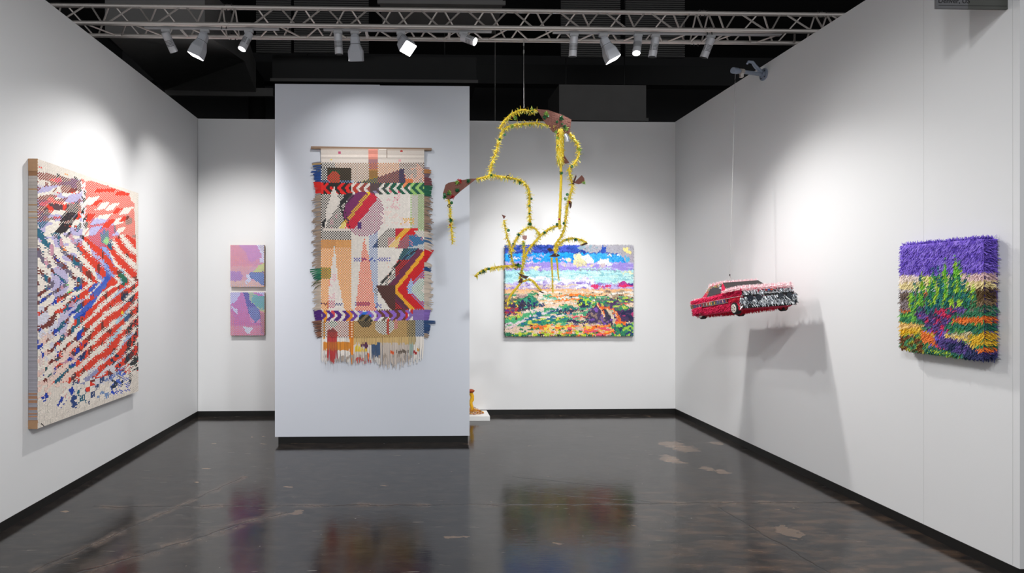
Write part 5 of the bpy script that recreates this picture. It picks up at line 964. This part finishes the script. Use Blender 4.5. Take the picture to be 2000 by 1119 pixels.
# wires
M_wire = mat('steel_wire', (170, 168, 165), .4, .6)
def wire(p0, p1, r_, lbl, name='hanging_wire', parts=()):
    t = thing(name, p1, lbl, 'wire'); MB().tube([Vector(p0)-Vector(p1), Vector((0, 0, 0))], r_, 6).build('strand', M_wire, t, smooth=True)
    for z_ in parts:
        MB().tube([Vector((0, 0, z_)), Vector((0, 0, z_-.03))], r_*2.6, 8).build('ferrule', M_wire, t, smooth=True)
    return t
tz = CH['D'][1]-.02; L_ = tz-top_.z
wire((top_.x, YS, tz), (top_.x, YS, top_.z+.002), .0022, 'thin steel wire from the truss down to the yellow sculpture', parts=(L_-.04, L_-.11))
bw = at(967, 238, 1, 7.35); wire((bw.x, 7.35, 7.19), (bw.x, 7.35, 2.6), .0035, 'grey cable hanging behind the back wall, left of the yellow sculpture', 'hanging_cable')
# ---------------------------------------------------------------- bracket pipe and hanging car pinata
M_pipe = mat('pale_blue_grey_pipe', (150, 160, 176), .45, .3)
PE = at(1436, 138, 1, 5.0); PW = at(1493, 141, 0, XR); PW.z = min(PW.z, ZT-.09)
bt = thing('wall_bracket', PW, 'grey pipe bracket bolted to the top of the right wall', 'bracket')
e_ = PE-PW; dn_ = e_.normalized(); ext = e_+dn_*.02
MB().tube([Vector((-.002, 0, 0)), Vector((-.014, 0, 0))], .055, 20).build('flange', M_pipe, bt, smooth=True)
MB().tube([Vector((-.012, 0, 0)), Vector((-.03, 0, 0))], .028, 16).build('socket', M_pipe, bt, smooth=True)
for k in range(4):
    a_ = math.pi/4+k*math.pi/2; MB().tube([Vector((-.012, .04*math.cos(a_), .04*math.sin(a_))), Vector((-.018, .04*math.cos(a_), .04*math.sin(a_)))], .006, 6).build('bolt', M_alud, bt)
MB().tube([Vector((-.02, 0, 0)), ext], .017, 16).build('pipe', M_pipe, bt, smooth=True)
hk = MB().tube([Vector((-.03, -.0, .02)), Vector((-.10, -.02, .07)), Vector((-.13, -.03, .10)), Vector((-.17, -.03, .105)), Vector((-.18, -.03, .085))], [.018, .016, .014, .012, .010], 8).build('hook', M_pipe, bt, smooth=True)
MB().tube([e_-dn_*.03, ext+dn_*.012], .026, 16).build('end_cap', M_pipe, bt, smooth=True)
MB().tube([e_-dn_*.10, e_-dn_*.06], .024, 16).build('clamp_ring', mat('beige_clamp', (176, 168, 160), .6), bt, smooth=True); c_ = e_-dn_*.08; MB().box((c_.x-.014, c_.y-.012, c_.z-.052), (c_.x+.014, c_.y+.012, c_.z-.018)).build('clamp_bolt', M_alu, bt)

# car: local x = width (0 at the side seen), y = length from nose, z up
CW, CL = .43, .86
c0 = at(1453, 612, 1, 4.44)
car = thing('hanging_car', c0, 'pink and silver fringed paper car hanging from the wall bracket', 'car')
car.rotation_euler = (-math.radians(7.0), -math.radians(4.0), math.radians(0.0))
bpy.context.view_layer.update()
MC = car.matrix_world.copy()
M_pbody = mat('magenta_card', (190, 16, 64), .8); M_win = mat('dark_window_card', (52, 46, 46), .5, noise=.1, nscale=30, bump=.15, bscale=120); M_tyre = mat('black_tyre', (18, 18, 18), .8)
M_foil = mat('silver_foil_strand', (200, 205, 212), .22, .9, attr=True); M_hub = mat('white_hubcap', (206, 200, 188), .5)
H0, H1 = .03, .20     # underside and belt line
# side silhouette of the lower body (y, z): nose, hood, cowl, belt, tail
prof = [(0, .05), (.0, .185), (.03, .205), (.22, .205), (.28, .19), (.64, .185), (.84, .18), (.86, .15), (.86, .05), (.80, .03), (.06, .03)]
def extr(pr, x0, x1): return MB().loft([[Vector((x0, y, z)) for y, z in pr], [Vector((x1, y, z)) for y, z in pr]])
body = extr(prof, .012, CW-.012).build('body', M_pbody, car)
cab = [(.26, .185), (.35, .275), (.40, .287), (.58, .287), (.70, .185)]
cabin = MB().loft([[Vector((.03, y, z)) if z < .2 else Vector((.065, y, z)) for y, z in cab], [Vector((CW-.03, y, z)) if z < .2 else Vector((CW-.065, y, z)) for y, z in cab]]).build('cabin', M_pbody, car)
# windows: windscreen, side windows, rear window
def quadp(name, pts, m, parent, push=(0, 0, 0)):
    P = [Vector(q)+Vector(push) for q in pts]; n_ = (P[1]-P[0]).cross(P[2]-P[0]).normalized()*.002
    return MB().add([a-n_ for a in P]+[a+n_ for a in P], [(0, 1, 2, 3), (7, 6, 5, 4), (0, 4, 5, 1), (1, 5, 6, 2), (2, 6, 7, 3), (3, 7, 4, 0)]).build(name, m, parent)
quadp('windscreen', [(.022, .235, .19), (CW-.022, .235, .19), (CW-.060, .36, .285), (.060, .36, .285)], M_win, car, (0, -.006, .004))
quadp('side_window', [(.040, .35, .20), (.040, .60, .195), (.062, .555, .262), (.062, .40, .262)], M_win, car, (-.008, 0, 0))
quadp('side_window', [(CW-.040, .35, .20), (CW-.040, .60, .195), (CW-.062, .555, .262), (CW-.062, .40, .262)], M_win, car, (.008, 0, 0))
quadp('rear_window', [(.05, .70, .195), (CW-.05, .70, .195), (CW-.075, .61, .27), (.075, .61, .27)], M_win, car, (0, .008, .002))
for x_ in (.008, CW-.008):
    s = -1 if x_ < .1 else 1
    for y_ in (.135, .725):
        x_ = (.008 if s < 0 else CW-.008)-(s*.016 if y_ > .2 else 0)
        zc = .050 if y_ < .2 else .052
        w_ = MB().tube([(x_-s*.035, y_, .050), (x_-s*.03, y_, .050), (x_+s*.004, y_, .050), (x_+s*.008, y_, .050)], [.044, .050, .050, .044], 24).build('wheel', M_tyre, car, smooth=True)
        MB().tube([(x_+s*.008, y_, .050), (x_+s*.011, y_, .050)], [.036, .034], 24).build('hubcap', M_hub, w_)
        sp2 = MB()
        for k in range(5):
            a_ = k*2*math.pi/5+.3; cy_, cz_ = y_+.02*math.cos(a_), .05+.02*math.sin(a_)
            sp2.tube([(x_+s*.0108, cy_, cz_), (x_+s*.0122, cy_, cz_)], .0062, 8)
        sp2.build('spoke_gaps', M_win, w_); MB().tube([(x_+s*.011, y_, .05), (x_+s*.014, y_, .05)], .007, 10).build('centre_cap', M_alu, w_)
# paper fringe on the body
RC = np.random.RandomState(77)
def face_pts(o_, u_, v_, n, nu):     # n random points on parallelogram
    a, b = RC.rand(n), RC.rand(n); return np.array(o_)+np.outer(a, u_)+np.outer(b, v_), np.tile(np.array(nu, float), (n, 1))
def fringe(name, regs, ln, wd, out, m, seed, par=car, jit=.4, dens=1.0):
    P, Nn, Cc = [], [], []
    for (o_, u_, v_, n, nu, cols) in regs:
        n = int(n*dens); p_, n_ = face_pts(o_, u_, v_, n, nu); P.append(p_); Nn.append(n_); idx = RC.randint(0, len(cols), n); Cc.append(np.array([L3(*cols[i]) for i in idx]))
    P, Nn, Cc = np.concatenate(P), np.concatenate(Nn), np.concatenate(Cc)
    return shag(name, P, Nn, np.tile(np.array((0, 0, -1.0)), (len(P), 1)), Cc, m, par, ln, wd, out, jit, seed)
MAG = [(216, 18, 76), (228, 30, 90), (196, 10, 62), (232, 50, 104)]; RDD = [(214, 14, 46), (196, 10, 40), (226, 24, 70)]
PNKs = [(246, 208, 212), (250, 224, 226), (240, 190, 198), (232, 206, 210), (250, 236, 236)]
regs = []
for x_, nx_s in ((.012, -1), (CW-.012, 1)):
    regs += [((x_, .0, .155), (0, .30, 0), (0, 0, .045), 420, (nx_s, 0, 0), MAG), ((x_, .28, .15), (0, .58, 0), (0, 0, .035), 700, (nx_s, 0, 0), MAG), ((x_, .0, .135), (0, .86, 0), (0, 0, .02), 360, (nx_s, 0, 0), RDD),
             ((x_, .20, .045), (0, .47, 0), (0, 0, .055), 680, (nx_s, 0, 0), MAG), ((x_+nx_s*.014, .64, .062), (0, .16, 0), (0, 0, .05), 330, (nx_s, 0, 0), MAG), ((x_, .0, .05), (0, .065, 0), (0, 0, .08), 170, (nx_s, 0, 0), RDD), ((x_, .765, .045), (0, .095, 0), (0, 0, .06), 160, (nx_s, 0, 0), MAG), ((x_, .08, .108), (0, .12, 0), (0, 0, .025), 100, (nx_s, 0, 0), RDD)]
regs += [((.01, .86, .05), (CW-.02, 0, 0), (0, 0, .13), 500, (0, 1, 0), MAG), ((.02, .72, .184), (CW-.04, 0, 0), (0, .13, 0), 420, (0, 0, 1), MAG), ((.02, .05, .03), (CW-.04, 0, 0), (0, .78, 0), 900, (0, 0, -1), RDD)]
fringe('pink_fringe', regs, .016, .0042, .55, M_paper, 301, jit=.55, dens=1.9)
regs = [((.0, .0, .206), (.07, 0, 0), (0, .24, 0), 420, (0, 0, 1), PNKs), ((CW-.07, .0, .206), (.07, 0, 0), (0, .24, 0), 420, (0, 0, 1), PNKs), ((.05, .0, .206), (CW-.1, 0, 0), (0, .05, 0), 420, (0, 0, 1), PNKs), ((CW/2-.02, .0, .206), (.04, 0, 0), (0, .24, 0), 150, (0, 0, 1), PNKs), ((.05, .19, .206), (CW-.1, 0, 0), (0, .05, 0), 240, (0, 0, 1), PNKs),
        ((.005, -.0, .185), (CW-.01, 0, 0), (0, 0, .025), 520, (0, -1, 0), PNKs), ((.05, .36, .288), (CW-.1, 0, 0), (0, .24, 0), 900, (0, 0, 1), PNKs+[(240, 170, 180)]), ((.05, .58, .286), (CW-.1, 0, 0), (0, .10, -.085), 300, (0, .6, .8), PNKs), ((.02, .80, .184), (CW-.04, 0, 0), (0, .06, 0), 160, (0, 0, 1), PNKs), ((0, .0, .19), (0, .26, 0), (0, 0, .02), 200, (-1, 0, .3), PNKs)]
fringe('pale_pink_fringe', regs, .019, .004, .75, M_paper, 302, dens=1.5)
regs = [((.06, .055, .208), (.12, 0, 0), (0, .13, 0), 260, (0, 0, 1), MAG), ((CW-.19, .055, .208), (.12, 0, 0), (0, .13, 0), 260, (0, 0, 1), MAG)]
fringe('hood_stripes', regs, .014, .006, .7, M_paper, 303)
SIL = [(244, 248, 252), (170, 178, 186), (60, 66, 72), (226, 232, 238), (18, 20, 22), (252, 252, 254), (120, 126, 134), (30, 32, 36), (250, 252, 255)]
regs = [((.005, -.001, .145), (CW-.01, 0, 0), (0, 0, .04), 620, (0, -1, 0), SIL), ((-.004, -.012, .065), (CW+.008, 0, 0), (0, 0, .065), 1250, (0, -1, 0), SIL+[(230, 234, 240)]), ((-.004, -.01, .06), (0, .03, 0), (0, 0, .07), 90, (-1, 0, 0), SIL), ((CW+.004, -.01, .06), (0, .05, 0), (0, 0, .08), 160, (1, 0, 0), SIL)]
fringe('foil_fringe', regs, .022, .0075, .26, mat('foil_paper', (200, 205, 212), .25, .25, attr=True), 304, jit=.6, dens=.8)
GRN = [(30, 120, 80), (40, 90, 120), (226, 120, 40), (210, 206, 200), (190, 190, 190), (210, 60, 60), (120, 170, 60), (240, 200, 60), (226, 226, 230), (60, 70, 90)]
regs = []
for s in (0, 1):
    xs = .040 if s == 0 else CW-.040; nx_s = -1 if s == 0 else 1; xt = .060 if s == 0 else CW-.060
    regs += [((xt, .37, .268), (0, .22, -.004), (0, 0, .02), 170, (nx_s, 0, 0), GRN), ((xs, .33, .19), (xt-xs, .055, .085), (0, .02, 0), 120, (nx_s, 0, 0), [(236, 240, 246), (30, 34, 40), (150, 170, 210), (220, 222, 226)]), ((xs, .61, .19), (xt-xs, -.05, .085), (0, .045, 0), 200, (nx_s, 0, 0), GRN), ((xs-.004*(1 if s == 0 else -1), .33, .188), (0, .34, 0), (0, 0, .010), 120, (nx_s, 0, 0), [(226, 230, 236), (180, 190, 205)])]
fringe('window_frame_fringe', regs, .013, .005, .4, M_paper, 305, dens=2.2)
# bright trim line, multicoloured side band, grille, bumper, badge, headlamps
M_trim = mat('white_trim', (226, 222, 222), .4)
for s, x_ in ((-1, .004), (1, CW-.004)):
    MB().box((x_-.003, .0, .140), (x_+.003, .86, .1435)).build('trim_line', M_trim, car)
    MB().box((x_-.003, .22, .106), (x_+.003, .86, .109)).build('trim_line', M_trim, car)
    V = []; cs = []; bc = [(196, 60, 60), (236, 130, 50), (236, 190, 50), (50, 110, 190), (90, 60, 140), (170, 176, 180), (230, 230, 220), (40, 120, 90), (120, 120, 126), (214, 200, 190)]
    n_ = 46
    for k in range(n_):
        y0, y1 = .225+k*(.63/n_), .225+(k+.8)*(.63/n_); q_ = [(x_+s*.004, y0, .112), (x_+s*.004, y1, .112), (x_+s*(.006), y1, .136), (x_+s*.006, y0, .136)]
        V.append(q_); cs.append(L3(*bc[(k*7+k//3) % 10]) if k % 2 == 0 else L3(90, 84, 88))
    quads('patterned_band', V, cs, M_fab, car); MB().box((min(x_, x_+s*.004), .22, .108), (max(x_, x_+s*.004), .86, .14)).build('band_backing', M_win, car)
MB().box((.012, -.012, .132), (CW-.012, .006, .146)).build('grille_gap', M_tyre, car)
MB().box((-.006, -.014, .072), (CW+.006, .008, .126)).build('bumper', M_foil_ := mat('dull_foil', (120, 126, 134), .3, .7), car, bevel=.004)
MB().box((.0, -.006, .040), (CW-.0, .01, .066)).build('valance', M_tyre, car)
for k, x_ in enumerate((.055, .125, CW-.125, CW-.055)):
    MB().tube([(x_, -.020, .117), (x_, -.026, .117)], .024, 20).build('headlamp', mat('dark_headlamp', (44, 50, 58), .25, .4) if k == 0 else bpy.data.materials['dark_headlamp'], car, smooth=True)
for dx_, m_ in ((-.022, M_red), (0, mat('blue_badge', (40, 90, 170), .4)), (.022, mat('orange_red_badge', (222, 70, 40), .5))):
    MB().box((CW/2+dx_-.009, -.026, .168), (CW/2+dx_+.009, -.018, .180)).build('badge', m_, car, bevel=.002)
MB().box((.19, -.024, .150), (.25, -.020, .153)).build('number_trim', M_trim, car)
# cable from the bracket to the roof
roof = MC @ Vector((CW/2-.03, .47, .288))
ce = PW+e_; topc = Vector((ce.x, ce.y, ce.z-.026))
w2 = thing('suspension_cable', roof, 'thin steel cable from the wall bracket to the roof of the pink car', 'cable')
d_ = topc-roof; MB().tube([Vector((0, 0, .075)), d_], .0016, 6).build('strand', M_wire, w2, smooth=True)
MB().tube([Vector((0, 0, .085)), Vector((0, 0, .070))], .005, 8).build('ferrule', M_alud, w2)
MB().tube([Vector((0, 0, .075)), Vector((.012, 0, .045)), Vector((.0, 0, .004))], .0014, 5).build('loop', M_wire, w2); MB().tube([Vector((0, 0, .075)), Vector((-.012, 0, .03)), Vector((-.004, 0, .004))], .0014, 5).build('loop', M_wire, w2)
MB().tube([d_+Vector((0, 0, -.05)), d_+Vector((0, 0, -.075))], .006, 8).build('ferrule', M_alud, w2)
